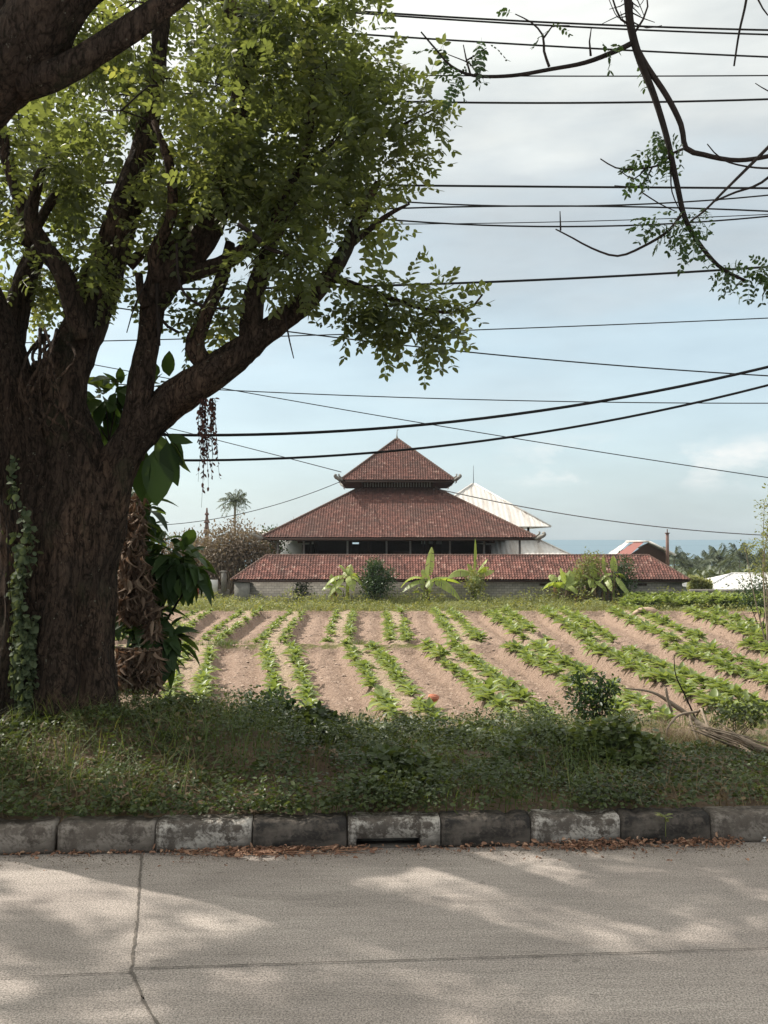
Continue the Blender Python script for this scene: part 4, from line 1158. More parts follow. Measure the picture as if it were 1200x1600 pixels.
# left: red and white walls, pillar, spire
mb = MB(); a_, b_ = HP(150, 907, 80), HP(310, 907, 80); mb.box((a_ + b_) / 2 - [0, 0, .9], (b_[0] - a_[0], .2, 1.8)); mb.box((a_ + b_) / 2 + [0, 0, .04], (b_[0] - a_[0] + .1, .35, .1)); tag(mb.build('red_wall', M['redwall']), 'dull red painted wall at the left back of the field', 'wall')
mb = MB(); a_, b_ = HP(313, 905, 79), HP(340, 905, 79); mb.box((a_ + b_) / 2 - [0, 0, .6], (b_[0] - a_[0], .2, 1.1)); tag(mb.build('pale_panel', M['plaster']), 'grey-white square wall panel between the red wall and the block wall', 'wall')
mb = MB(); a_, b_ = HP(313, 926, 79.3), HP(358, 926, 79.3); mb.box((a_ + b_) / 2 - [0, -.2, .2], (b_[0] - a_[0], .2, .9)); mb.box(HP(350, 908, 79), (.38, .4, 1.7)); mb.box(HP(350, 893, 79), (.5, .5, .12))
tag(mb.build('wall_pillar', M['concrete']), 'old grey concrete gate pillar and footing left of the block wall', 'pillar')
oh = tag(empty('old_house', (-15, 86, -4)), 'low house with a brown tiled roof under the frangipani trees', 'house')
hip_roof(oh, -17, 88, 3.6, 2.4, -1.75, -.3, 1.4, .1, M['tile'], name='roof', underside=False); mb = MB(); mb.box((-17, 88, -3.2), (6, 4, 2.8)); mb.build('walls', M['concrete'], oh)
mb = MB(); base = HP(323, 845, 108)
for k, (h0, h1, w0) in enumerate(((0, 1.0, .62), (1.0, 1.5, .85), (1.5, 2.2, .5), (2.2, 2.5, .68), (2.5, 3.1, .36), (3.1, 3.35, .5), (3.35, 3.9, .22))): mb.box(base + [0, 0, (h0 + h1) / 2 - .2], (w0 * .95, w0 * .95, h1 - h0), taper=.7, rz=.3)
mb.box(base - [0, 0, 2.6], (1.6, 1.6, 4.8)); tag(mb.build('shrine_spire', M['brickred']), 'small reddish tiered brick shrine spire rising above the frangipani trees', 'shrine')

# ------------------------------------------------------------------ far plants
def palm(name, base, h, cr, nf, lean, label, group, mat='palm', seed=0, lf=14):
    r = np.random.default_rng(seed); t_ = empty(name, base); base = np.array(base, float); top = base + [lean, 0, h]
    mb = MB(); mb.tube([base, base + [lean * .2, 0, h * .35], base + [lean * .6, 0, h * .7], top], [.24, .17, .14, .13], 8, step=.6); mb.build('trunk', M['palebark'], t_, smooth=True)
    mb = MB()
    for i in range(nf):
        az = i * 2.4 + r.normal(0, .2); el = math.radians(75 - 95 * (i / nf) + r.normal(0, 8)); Ln = cr * r.uniform(.8, 1.1)
        d = np.array([math.cos(az), math.sin(az), 0]); ts = np.linspace(0, 1, 8); pts = np.array([top + d * Ln * t * math.cos(el) * (1 - .12 * t) + [0, 0, Ln * (t * math.sin(el) - .55 * t * t * (1 - .3 * math.sin(el)))] for t in ts])
        mb.tube(pts, np.linspace(.05, .012, 8), 4)
        sd = np.cross(d, [0, 0, 1.0])
        k = lf * 2; tt = r.uniform(.12, 1, k); c = np.stack([np.interp(tt, ts, pts[:, j]) for j in range(3)], 1); s = np.where(np.arange(k) % 2, 1, -1)[:, None]
        D = sd[None] * s * .8 + d[None] * .5 + np.array([0, 0, -.55])[None] + r.normal(0, .12, (k, 3))
        l = Ln * .28 * np.sin(tt * 2.6 + .35).clip(.25, 1)
        scatter(mb, LEAF6, c, frames(D, r.normal(0, .4, k)), np.stack([l, np.full(k, .14 * cr / 2.5), l * .3], 1), var=np.full(k, r.random()))
    mb.build('crown', M[mat], t_)
    return tag(t_, label, 'palm tree', group)


b_ = P(365, 795, 115); palm('coconut_palm', (b_[0], 115, -5), b_[2] + 5.9, 2.6, 26, .2, 'lone slender coconut palm rising behind the frangipani trees on the left', None, seed=3, lf=20)
pl = [(672, 872, 0, 0), ]
far = [(862, 872, 'leftmost'), (893, 868, 'second'), (925, 879, 'third'), (953, 874, 'fourth'), (985, 880, 'fifth')]
k = 0
for (px_, py_, Y_, cr) in ((1052, 868, 190, 4.6), (1064, 876, 240, 4.8), (1084, 880, 200, 4.4), (1098, 877, 260, 5.2), (1112, 872, 210, 4.6), (1122, 869, 185, 4.6), (1138, 879, 240, 4.8), (1153, 866, 175, 4.9), (1168, 880, 230, 5), (1182, 876, 190, 4.6), (1205, 872, 200, 4.8)):
    tp = P(px_, py_ + 5, Y_); gz = float(far_h(np.array(0.), np.array(float(Y_))))
    lab = ['tall coconut palm right behind the brick chimney', 'smaller bluish coconut palm next right of the one behind the chimney', 'third coconut palm from the chimney', 'hazy coconut palm with a ragged crown, fourth from the chimney', 'coconut palm left of the pointed crowned palm', 'coconut palm with the pointed upright crown in the middle of the shoreline palms', 'low coconut palm right of the pointed one', 'tallest bushy coconut palm, just left of the edge tree above the white roof', 'coconut palm showing through the edge tree', 'coconut palm behind the right edge tree', 'coconut palm at the right picture edge'][k]
    palm('coconut_palm', (tp[0], Y_, gz), tp[2] - gz, cr * 1.1, 22, rng.normal(0, .6), lab, 'coconut palms between the field and the sea', seed=20 + k, lf=24); k += 1
# low scrub mass under the palms
mb = MB(); n = 22000; Y = rng.uniform(120, 210, n); px = rng.uniform(1035, 1260, n); top = 900 + 5 * np.sin(px * .09) + 5 * np.sin(px * .23 + 1)
py = top + (930 - top) * rng.random(n) ** 1.2; pos = np.array([P(a, b, c) for a, b, c in zip(px, py, Y)])
scatter(mb, LEAF6, pos, frames(rng.normal(0, 1, (n, 3))), .6 + .7 * rng.random(n)); tag(mb.build('scrub', M['palm']), 'dark green scrub and low trees below the coconut palms', 'scrub', kind='stuff')
mb = MB(); n = 3500; Y = rng.uniform(84, 87, n); px = rng.uniform(1076, 1112, n); py = 905 + 20 * rng.random(n) - 4 * np.sin(px * .1); pos = np.array([P(a, b, c) for a, b, c in zip(px, py, Y)])
scatter(mb, LEAF6, pos, frames(rng.normal(0, 1, (n, 3))), .16 + .2 * rng.random(n)); tag(mb.build('hedge', M['weedfar']), 'light green hedge between the block building and the white roof', 'hedge', kind='stuff')


def bush(name, base, blobs, n, size, mat, label, cat, group=None, stems=6, trunk='twig', seed=1, clump=40, stemr=.03):
    """crown of leaf clumps spread through ellipsoids with stems"""
    r = np.random.default_rng(seed); t_ = empty(name, base); base = np.array(base, float)
    tot = sum(b[3] * b[4] * b[5] for b in blobs); mb = MB(); ms = MB(); ends = []
    for b in blobs:
        nb = int(n * b[3] * b[4] * b[5] / tot); nc = max(3, nb // clump)
        d = r.normal(0, 1, (nc, 3)); d /= np.linalg.norm(d, axis=1)[:, None]; cc = np.array(b[:3]) + d * (r.random((nc, 1)) ** .45) * np.array(b[3:6])
        sp = np.cbrt(b[3] * b[4] * b[5]) * .24
        pos = np.repeat(cc, clump, 0) + r.normal(0, sp, (nc * clump, 3)); D = (pos - np.repeat(cc, clump, 0)) / sp + r.normal(0, .6, pos.shape); D[:, 2] -= .2
        s = size * r.uniform(.6, 1.3, len(pos)); v = np.clip(np.repeat(r.random(nc), clump) * .5 + r.random(len(pos)) * .5, 0, 1)
        scatter(mb, LEAF6, pos, frames(D, r.normal(0, .8, len(pos))), s, var=v)
        for q in cc[:stems]: ends.append(q)
    for q in ends:
        mid = base * .5 + q * .5 + r.normal(0, .1, 3) * np.linalg.norm(q - base) * .5; ms.tube([base + r.normal(0, stemr, 3) * [1, 1, 0], mid, q], [stemr, stemr * .7, stemr * .25], 6, step=.2)
    mb.build('foliage', M[mat], t_); ms.build('stems', M[trunk], t_)
    return tag(t_, label, cat, group)


def WP(px, py, Y): return tuple(P(px, py, Y))
bush('frangipani_tree', (-13.6, 84, -3.9), [(*WP(365, 852, 84), 2.4, 2.0, 1.7), (*WP(400, 865, 84), 2.0, 1.8, 1.6), (*WP(345, 868, 84), 2.4, 2, 1.8)], 9000, .26, 'frangi', 'frangipani tree with dull pinkish brown leaves, the fuller one nearest the pavilion', 'tree', 'frangipani trees left of the pavilion', stems=14, trunk='palebark', stemr=.09, seed=4, clump=14)
bush('frangipani_tree', (-17.5, 86, -3.9), [(*WP(300, 853, 86), 2.0, 1.6, 1.0), (*WP(295, 872, 86), 2.6, 1.8, 1.7), (*WP(255, 880, 86), 2.2, 1.8, 1.7)], 6500, .25, 'frangi', 'frangipani tree with brownish leaves below the reddish shrine spire', 'tree', 'frangipani trees left of the pavilion', stems=14, trunk='palebark', stemr=.09, seed=5, clump=14)
bush('broadleaf_tree', (-10.6, 96, -3.9), [(*WP(422, 850, 96), 1.5, 1.5, 1.4)], 1500, .3, 'leaf_dk', 'dark small tree peeping over the left corner of the pavilion roof', 'tree', stems=8, seed=6, clump=14, stemr=.07)
mb = MB(); b_ = P(470, 845, 112); r = np.random.default_rng(8)
for i in range(16):
    q = P(470 + r.normal(0, 14), 803 + r.random() * 18, 112); mb.tube([b_ - [0, 0, 4], b_ + r.normal(0, .2, 3), q * .6 + b_ * .4, q], [.1, .07, .04, .015], 5, step=.5)
t_ = tag(mb.build('bare_tree', M['palebark']), 'bare leafless tree top showing above the left slope of the pavilion roof', 'tree')
bush('round_bush', (-.45, 73.2, -3.4), [(*WP(591, 908, 73), 1.15, 1.0, 1.35), (*WP(588, 886, 73), .7, .7, .5)], 3800, .19, 'leaf_dk', 'round dark green bush beside the leftmost banana plant', 'bush', seed=7, clump=20)


def banana(base, h, leaves, label, seed, skirt=0, suckers=0, sc_=1.0):
    """leaves: list of (azimuth deg, elevation deg, length, droop)"""
    r = np.random.default_rng(seed); t_ = empty('banana_plant', base); base = np.array(base, float)
    mb = MB(); mb.tube([base, base + [0, 0, h * .5], base + [.03, 0, h]], [.17 * sc_, .13 * sc_, .08 * sc_], 10, step=.2, knob=.25); mb.build('stem', M['banana'], t_, smooth=True)
    top = base + [.03, 0, h]
    for (az, el, Ln, dr) in leaves:
        Ln *= BS; mb = MB(); az, el = math.radians(az), math.radians(el); d = np.array([math.cos(az), math.sin(az), 0]); sd = np.array([-d[1], d[0], 0]); ts = np.linspace(0, 1, 17)
        c = np.array([top + d * Ln * (t * math.cos(el) * (1 - .25 * dr * t)) + [0, 0, Ln * (t * math.sin(el) - dr * t * t)] for t in ts]); mb.tube(c, np.linspace(.035, .006, 17) * sc_, 5)
        wd = .40 * sc_ * np.where(ts < .16, 0.02, np.sin(((ts - .16) / .84).clip(0, 1) ** .75 * PI * .97 + .08).clip(0, 1) ** .6); vv = r.random()
        tw = r.normal(0, .5)
        for s in (-1, 1):
            fold = .25 + .35 * r.random()
            for i in range(3, 16):
                gap = r.random() < .28; a0, a1 = ts[i], ts[i + 1] - (.018 if gap else 0); c0, c1 = c[i], c[i] + (c[i + 1] - c[i]) * (.72 if gap else 1)
                dz = np.array([0, 0, -fold]) ; side = sd * s * math.cos(tw) + np.array([0, 0, s * math.sin(tw)]); j0, j1 = (r.normal(0, .05), r.normal(0, .05)) if gap else (0, 0)
                V = [c0, c1, c1 + (side + dz * (1 + j1 * 4)) * wd[i + 1], c0 + (side + dz * (1 + j0 * 4)) * wd[i]]
                mb.add(V, [np.array([[0, 1, 2, 3]])], var=min(1, vv * .7 + r.random() * .3))
        mb.build('leaf', M['banana'], t_)
    if skirt:
        mb = MB(); n = skirt; pos = base + np.stack([r.normal(0, .16, n), r.normal(0, .16, n), h * r.uniform(.25, 1, n)], 1); D = np.stack([r.normal(0, .35, n), r.normal(0, .35, n), -np.ones(n)], 1)
        scatter(mb, LEAF6, pos, frames(D, r.normal(0, 1, n)), np.stack([.5 + .5 * r.random(n), .18 + .12 * r.random(n), .4 * np.ones(n)], 1)); mb.build('dead_leaves', M['dryleaf'], t_)
    return tag(t_, label, 'banana plant', 'banana plants along the block wall')


BS = 1.38
def bz(px, Y=73.6): return ((px - 600) / F * Y, Y, fplane(Y))
banana(bz(543), 2.0, [(130, 60, 1.7, .5), (178, 22, 1.8, .75), (200, -5, 1.4, .7), (20, 45, 1.3, .9), (-20, 15, 1.7, .9), (60, 70, 1.1, .3), (-70, 20, 1.3, .9), (100, 50, 1.0, .3)], 'leftmost banana plant with yellowish drooping leaves left of the round bush', 1, 10)
banana(bz(668), 1.7, [(60, 78, 2.2, .12), (175, 35, 2.3, .75), (10, 25, 2.4, .5), (-10, 10, 2.2, .65), (190, 15, 1.8, .6), (-80, 30, 1.1, .9), (120, 62, 1.1, .3)], 'middle banana plant with one upright leaf and long leaves spread to both sides', 2, 30)
banana(bz(661, 73.3), .75, [(100, 78, 1.1, .1), (180, 40, 1.0, .6), (0, 50, .8, .6)], 'short young banana plant at the foot of the middle one', 12, 14, sc_=.7)
banana(bz(742), 2.1, [(90, 86, 2.2, .06), (176, 35, 2.2, .62), (8, 62, 1.6, .3), (-15, 55, 1.5, .5), (15, 30, 1.4, .3), (150, 58, 1.0, .2), (-90, 20, .9, .8)], 'tallest banana plant with a broad upright leaf, right of the middle one', 3, 6)
bush('weedy_bush', bz(742, 73.3), [(*WP(742, 912, 73.3), .8, .7, .85)], 900, .19, 'weedfar', 'small weedy bush hugging the foot of the tallest banana plant', 'bush', seed=17, clump=15)
banana(bz(886, 73.4), 1.3, [(140, 70, 1.4, .2), (180, 40, 1.3, .6), (10, 50, 1.1, .5), (-60, 25, 1.0, .8), (60, 70, 1.2, .2)], 'low banana plant with hanging dead leaves, leftmost in the right-hand thicket', 4, 60)
banana(bz(872, 73.8), 1.5, [(130, 55, 1.4, .5), (40, 60, 1.3, .4), (190, 25, 1.3, .7), (-40, 30, 1.2, .8)], 'banana plant with split leaves behind the leftmost one of the thicket', 14, 40)
banana(bz(926, 73.5), 1.7, [(90, 80, 1.3, .15), (20, 45, 1.2, .6), (170, 50, 1.2, .5), (-50, 10, 1.1, .7), (-120, 30, 1.0, .8)], 'banana plant with yellow-green leaves right of centre in the thicket', 15, 40, sc_=.85)
banana(bz(523), 1.2, [(120, 65, 1.2, .3), (190, 35, 1.1, .7), (0, 40, 1.0, .7), (-60, 20, .9, .8)], 'short banana sprout at the left foot of the leftmost banana plant', 16, 12, sc_=.75)
banana(bz(906, 73.7), 1.4, [(120, 65, 1.5, .3), (20, 40, 1.3, .7), (200, 30, 1.2, .7), (80, 75, 1.1, .1)], 'banana plant in the middle of the thicket with brown dead leaves below', 5, 60)
banana(bz(943, 73.4), 2.0, [(90, 84, 1.3, .1), (170, 55, 1.2, .4), (0, 20, 1.0, .9), (-80, 0, 1.2, .6), (200, -20, 1.1, .5)], 'slender yellowish banana plant at the right side of the thicket', 6, 26, sc_=.7)
banana(bz(958, 73.2), 2.2, [(80, 80, 1.2, .1), (10, 30, 1.0, .8), (190, 30, 1.1, .8), (-60, -30, 1.3, .3), (-40, -40, 1.5, .2)], 'tall thin banana plant with pale stem at the right end of the thicket', 7, 22, sc_=.7)
bush('tall_shrub', bz(920, 74.2), [(*WP(925, 880, 74.2), 1.1, .8, .8), (*WP(915, 905, 74.2), 1.2, .8, 1.1)], 2300, .17, 'weedfar', 'tall small-leaved shrub between the banana plants of the thicket', 'shrub', seed=21, clump=14, stems=10)
bush('tall_shrub', bz(975, 74.0), [(*WP(972, 890, 74.), 1.0, .8, 1.0), (*WP(968, 915, 74.), 1.2, .8, .9)], 2300, .17, 'leaf_dk', 'dark green shrub closing the thicket on the right', 'shrub', seed=22, clump=14, stems=10)
# tree at the right edge and its undershrub
bs = P(1196, 945, 46)
bush('edge_tree', (bs[0] + .1, 46, fplane(46)), [(*WP(1200, 800, 46), .35, .5, .9), (*WP(1208, 840, 46), .75, .6, .8), (*WP(1182, 850, 46), .8, .6, .30), (*WP(1200, 885, 46), .9, .6, .7), (*WP(1215, 770, 46), .6, .5, .7)], 1500, .13, 'weedfar', 'spindly tree with sparse yellowish and rusty leaves at the right edge', 'tree', stems=1, trunk='palebark', stemr=.035, seed=31, clump=10)
bush('dark_shrub', (P(1190, 945, 52)[0], 52, fplane(52)), [(*WP(1185, 925, 52), 1.4, .8, .8)], 1400, .13, 'leaf_dk', 'dark shrub below the spindly tree at the right edge', 'shrub', seed=32, clump=12)
# verge shrubs
bs = P(925, 1110, 8.6)
bush('dark_weed_shrub', (bs[0], 8.6, verge_h(bs[0], 8.6)), [(*WP(922, 1082, 8.6), .20, .15, .14), (*WP(945, 1072, 8.6), .12, .1, .14), (*WP(905, 1060, 8.6), .06, .06, .14), (*WP(925, 1105, 8.6), .24, .15, .10)], 900, .045, 'leaf_dk', 'dark upright leafy shrub on the crest of the verge right of centre', 'shrub', seed=41, clump=10, stems=10, stemr=.006)
bs = P(430, 1130, 8.2)
bush('leafy_weed', (bs[0], 8.2, verge_h(bs[0], 8.2)), [(*WP(432, 1104, 8.2), .13, .1, .13), (*WP(448, 1120, 8.2), .1, .1, .1)], 420, .06, 'leaf_dk', 'leafy dark weed clump standing against the sunlit furrow, the wider of two', 'weed', 'two dark weed clumps on the verge crest', seed=42, clump=10, stemr=.006)
bs = P(397, 1130, 8.2)
bush('leafy_weed', (bs[0], 8.2, verge_h(bs[0], 8.2)), [(*WP(397, 1108, 8.2), .07, .07, .13)], 200, .055, 'leaf_dk', 'narrow dark weed clump left of the wider one on the verge crest', 'weed', 'two dark weed clumps on the verge crest', seed=43, clump=10, stemr=.006)
bs = P(1150, 1100, 9.0)
bush('scrubby_weed', (bs[0], 9.0, verge_h(bs[0], 9.0)), [(*WP(1170, 1112, 9.0), .3, .2, .08), (*WP(1130, 1120, 9.0), .25, .2, .07)], 500, .05, 'weed', 'scrubby green weeds behind the fallen palm frond on the right', 'weed', seed=44, clump=10, stemr=.006)
def seedling(px, py, Y, n, L0, label, seed, mat='weedfar'):
    q = np.random.default_rng(seed); b = P(px, py, Y); t_ = empty('seedling', b); ms = MB(); ms.tube([b - [0, 0, .06], b + [0, 0, .06]], [.003, .002], 5, step=.03); mb = MB()
    az = np.arange(n) * 2.4; D = np.stack([np.cos(az), np.sin(az), q.uniform(.1, .9, n)], 1); scatter(mb, BL[0] if 0 else leaf_t(3, .5, .2, .3), np.tile(b + [0, 0, .04], (n, 1)) + q.normal(0, .012, (n, 3)), frames(D, q.normal(0, .2, n)), q.uniform(.6, 1, n) * L0)
    mb.build('leaves', M[mat], t_); ms.build('stem', M[mat], t_); tag(t_, label, 'seedling')
seedling(226, 1268, 5.32, 9, .075, 'pale green young plant with pointed leaves just behind the plain grey kerb block', 1)
seedling(1040, 1290, 5.2, 16, .05, 'small green weed growing over the face of the dark kerb block on the right', 2)
seedling(150, 1236, 5.6, 9, .06, 'small light green sprout in the dry grass at the lower left', 3)
seedling(1188, 1245, 5.7, 14, .06, 'low green sprout on the bare patch near the right edge', 4)
# dead palm frond and sapling (right)
fr = tag(empty('dead_palm_frond', P(1100, 1110, 7.6)), 'dead dried palm frond with pale bent stalks draped over the weeds on the right', 'palm frond')
def img_tube(mb, pts, Y, rad, step=.03, sides=6, dy=None, **k):
    Ys = np.full(len(pts), Y) if np.ndim(Y) == 0 else np.array(Y); mb.tube([P(a, b, y) for (a, b), y in zip(pts, Ys)], rad, sides, step=step, **k)
mb = MB()
img_tube(mb, [(975, 1075), (1020, 1082), (1058, 1105), (1090, 1128)], 7.8, [.005, .012, .022, .018])
img_tube(mb, [(1040, 1075), (1044, 1095), (1050, 1112)], 7.75, [.012, .012, .012])
img_tube(mb, [(1088, 1118), (1095, 1108), (1100, 1120), (1118, 1165), (1145, 1205), (1180, 1250)], [7.7, 7.6, 7.5, 7.3, 7.1, 6.8], [.010, .010, .010, .009, .007, .003])
img_tube(mb, [(1078, 1112), (1080, 1130), (1098, 1170), (1125, 1200), (1150, 1235)], [7.7, 7.6, 7.4, 7.2, 6.9], [.010, .011, .010, .007, .003])
img_tube(mb, [(1090, 1112), (1060, 1118), (1042, 1140), (1044, 1155)], [7.6, 7.5, 7.4, 7.4], [.01, .01, .009, .004])
mb.build('stalk', M['drystalk'], fr, smooth=True)
mb = MB()
img_tube(mb, [(1088, 1128), (1110, 1145), (1145, 1152), (1190, 1170), (1240, 1178)], [7.3, 7.0, 6.8, 6.7, 6.7], [.02, .03, .035, .025, .012])
img_tube(mb, [(1092, 1130), (1130, 1150), (1160, 1170), (1200, 1192), (1250, 1215)], [7.2, 6.9, 6.7, 6.5, 6.4], [.015, .02, .02, .015, .006])
for i in range(26): 
    o1 = rng.normal(0, 5); img_tube(mb, [(1100 + rng.normal(0, 10), 1140 + o1), (1150, 1158 + o1 + rng.normal(0, 4)), (1200 + rng.normal(0, 15), 1178 + o1 * 2 + rng.normal(0, 6))], 6.8 + rng.normal(0, .08), [.004, .005, .002], .1, 4)
mb.build('leaflets', M['drystalk'], fr)
mb = MB(); img_tube(mb, [(1090, 1130), (1072, 1090), (1056, 1055), (1053, 1022)], 8.0, [.008, .007, .005, .003]); tag(mb.build('bare_sapling', M['twig']), 'thin bare dark stick leaning above the dead palm frond', 'stick')
mb = MB(); img_tube(mb, [(1228, 1110), (1230, 1060), (1226, 1020)], 8.4, [.007, .005, .003]); img_tube(mb, [(1229, 1080), (1215, 1070)], 8.4, [.004, .002])
# wiry dry bush around the frond
mb = MB(); n = 900; px = rng.normal(1050, 45, n).clip(960, 1180); base_ = np.array([P(a, 1165 + rng.random() * 30, 7.3 + rng.random() * .9) for a in px]); base_[:, 2] = verge_h(base_[:, 0], base_[:, 1])
blades(mb, base_, .18 + .22 * rng.random(n), .004, 1.0, 4); tag(mb.build('wiry_bush', M['drygrass']), 'wiry brownish dry brush around the dead palm frond', 'dry brush', kind='stuff')

# ------------------------------------------------------------------ big roadside tree
TY0 = 7.0
rt = tag(empty('roadside_tree', P(95, 1150, TY0)), 'massive dark-barked tree with forked limbs and feathery green crown on the left verge', 'tree')
nodes = []          # places twigs may spring from


def limb(name, parent, pts, Ys, rpx, sides=20, bark=.016, knob=.22, mat='bark', step=.06, reg=True, own=None):
    Ys = np.full(len(pts), float(Ys)) if np.ndim(Ys) == 0 else np.array(Ys, float)
    W = np.array([P(a, b, y) for (a, b), y in zip(pts, Ys)]); R = np.array(rpx, float) * Ys / F * .86
    mb = MB(); mb.tube(W, R, sides, step=step, bark=bark, bf=6, knob=knob, seed=pts[0][0] * .37)
    o = mb.build(name, M[mat], parent, smooth=True)
    if reg:
        Q, q = spline(W, R, .15)
        for a, b in zip(Q, q):
            if b < .11: nodes.append((a, b))
    return o


mb = MB()
def tb(pts, Ys, rpx, **k):
    Ys = np.full(len(pts), float(Ys)) if np.ndim(Ys) == 0 else np.array(Ys, float)
    mb.tube([P(a, b, y) for (a, b), y in zip(pts, Ys)], np.array(rpx, float) * Ys / F, **k)
tb([(98, 1215), (98, 1120), (100, 1000), (110, 850), (114, 770), (100, 690), (82, 620), (76, 565)], 7.0, [106, 84, 75, 71, 67, 54, 40, 24], sides=90, step=.025, bark=.028, bf=5, knob=.14, seed=3)
tb([(20, 1200), (42, 1100), (52, 950), (48, 820), (34, 700), (6, 590), (-36, 460), (-90, 300), (-150, 100)], [6.9, 6.9, 6.9, 6.9, 6.85, 6.8, 6.75, 6.7, 6.6], [75, 62, 52, 48, 46, 42, 38, 32, 22], sides=56, step=.03, bark=.026, bf=5, knob=.14, seed=8)
tb([(165, 1190), (150, 1100), (140, 1000), (140, 900)], 6.85, [52, 36, 26, 14], sides=30, step=.03, bark=.02, bf=5, knob=.2, seed=12)
tb([(60, 1200), (85, 1080), (92, 960), (96, 840)], 6.72, [55, 40, 30, 14], sides=30, step=.03, bark=.02, bf=5, knob=.2, seed=15)
mb.build('trunk', M['bark'], rt, smooth=True)
limb('limb', rt, [(100, 800), (84, 690), (100, 590), (128, 520), (156, 450), (174, 395), (212, 280), (235, 180), (250, 60), (262, -80)], [7.0, 7, 7, 7.1, 7.2, 7.3, 7.4, 7.5, 7.6, 7.7], [58, 50, 42, 38, 35, 33, 26, 19, 14, 9], 40, .022)
limb('limb', rt, [(135, 880), (160, 785), (196, 706), (250, 643), (310, 596), (368, 556), (428, 512), (468, 480), (510, 437), (540, 390), (562, 335), (590, 285)], [7.0, 7, 7, 7.0, 6.9, 6.9, 6.9, 6.9, 6.9, 7, 7, 7], [54, 46, 35, 32, 33, 27, 20, 18, 14, 11, 8, 5], 36, .02)
limb('limb', rt, [(200, 715), (215, 640), (226, 560), (238, 480), (262, 428), (272, 395)], [7.0, 6.98, 6.95, 6.9, 6.9, 6.9], [30, 25, 21, 22, 36, 24], 32, .018)
limb('limb', rt, [(262, 430), (300, 398), (332, 350), (350, 292), (368, 200), (380, 120), (378, 50), (352, -10), (330, -90)], [6.9, 6.95, 7, 7, 7, 7, 7, 7, 7], [24, 26, 22, 19, 18, 17, 15, 13, 10], 20)
limb('limb', rt, [(378, 130), (405, 75), (425, 20), (450, -60)], 7.05, [12, 10, 8, 6], 14)
limb('limb', rt, [(250, 440), (240, 400), (262, 350), (270, 310), (262, 250), (240, 190)], [6.8, 6.75, 6.7, 6.65, 6.6, 6.6], [14, 13, 11, 10, 8, 5], 14)
limb('limb', rt, [(280, 430), (330, 418), (372, 396), (420, 352), (450, 300), (480, 230), (490, 120)], [6.9, 6.9, 6.9, 6.9, 6.9, 6.9, 6.95], [17, 14, 13, 11, 9, 7, 4], 14)
limb('limb', rt, [(262, 400), (290, 362), (300, 330), (310, 250)], 7.1, [18, 12, 9, 6], 14)
limb('limb', rt, [(330, 580), (304, 545), (318, 500), (345, 440), (360, 380)], [6.9, 6.85, 6.85, 6.9, 7], [18, 17, 13, 12, 8], 16)
limb('limb', rt, [(392, 530), (395, 470), (418, 400), (440, 350), (470, 290), (520, 220)], [6.9, 7, 7.1, 7.2, 7.2, 7.2], [20, 19, 15, 11, 8, 5], 16)
limb('limb', rt, [(128, 530), (104, 440), (70, 385), (48, 345), (58, 290), (78, 235)], [6.9, 6.8, 6.75, 6.7, 6.7, 6.7], [22, 18, 15, 13, 11, 6], 18)
limb('limb', rt, [(15, 540), (38, 440), (56, 395), (46, 350), (18, 270), (0, 190)], [7.2, 7.2, 7.25, 7.3, 7.3, 7.3], [26, 22, 17, 14, 12, 9], 18)
limb('limb', rt, [(40, 385), (70, 330), (90, 300)], 6.9, [9, 8, 8], 12)
limb('limb', rt, [(200, 415), (222, 395), (245, 385)], 7.2, [12, 9, 8], 12)
limb('limb', rt, [(228, 480), (218, 450), (216, 428)], 6.8, [9, 7, 7], 10)
limb('limb', rt, [(512, 437), (540, 440), (600, 462), (660, 482), (705, 488), (740, 478), (754, 460)], [6.9, 6.8, 6.7, 6.6, 6.6, 6.6, 6.6], [7, 6, 4.5, 3.5, 2.8, 2.2, 1.5], 8, .002, .1)
limb('limb', rt, [(540, 390), (600, 340), (640, 318)], 7, [7, 5, 2.5], 8, .002, .1)
limb('limb', rt, [(500, 260), (560, 240), (620, 200), (680, 170)], 7.1, [5, 4, 3, 1.5], 8, .002, .1)
# hollow and roots in the fork
mb = MB()
for i in range(9):
    x0 = 50 + rng.random() * 60; tb([(x0, 520 + rng.normal(0, 8)), (x0 + rng.normal(0, 12), 560), (x0 + rng.normal(0, 18), 620), (x0 + rng.normal(10, 20), 680)], [6.85, 6.62, 6.55, 6.55], [3, 2.5, 2.5, 2], sides=6, step=.05)
mb.build('aerial_roots', M['bark'], rt, smooth=True)
mb = MB(); tb([(245, 400), (246, 480), (249, 540)], 6.78, [3, 3, 2], sides=6, step=.05); mb.build('hanging_stem', M['twig'], rt)
mb = MB(); tb([(276, 380), (280, 440), (300, 470), (340, 482), (370, 478), (385, 460)], 6.6, [2.4, 2.4, 2.4, 2.2, 2, 1.6], sides=6, step=.05); mb.build('hanging_stem', M['twig'], rt)
mb = MB(); tb([(442, 460), (450, 520), (459, 560)], 6.75, [1.5, 1.4, .8], sides=5, step=.05); mb.build('hanging_stem', M['twig'], rt)
mb = MB(); tb([(246, 490), (262, 510), (280, 520)], 6.8, [3, 2.6, 2.4], sides=6, step=.05); mb.build('hanging_stem', M['twig'], rt)
mb = MB(); tb([(228, 440), (210, 480), (198, 520)], 6.7, [1.8, 1.4, .8], sides=5, step=.05); mb.build('hanging_stem', M['twig'], rt)
mb = MB(); tb([(372, 350), (400, 370), (420, 388), (455, 400)], 6.4, [4, 4, 4, 2.5], sides=8, step=.05); mb.build('hanging_stem', M['twig'], rt)

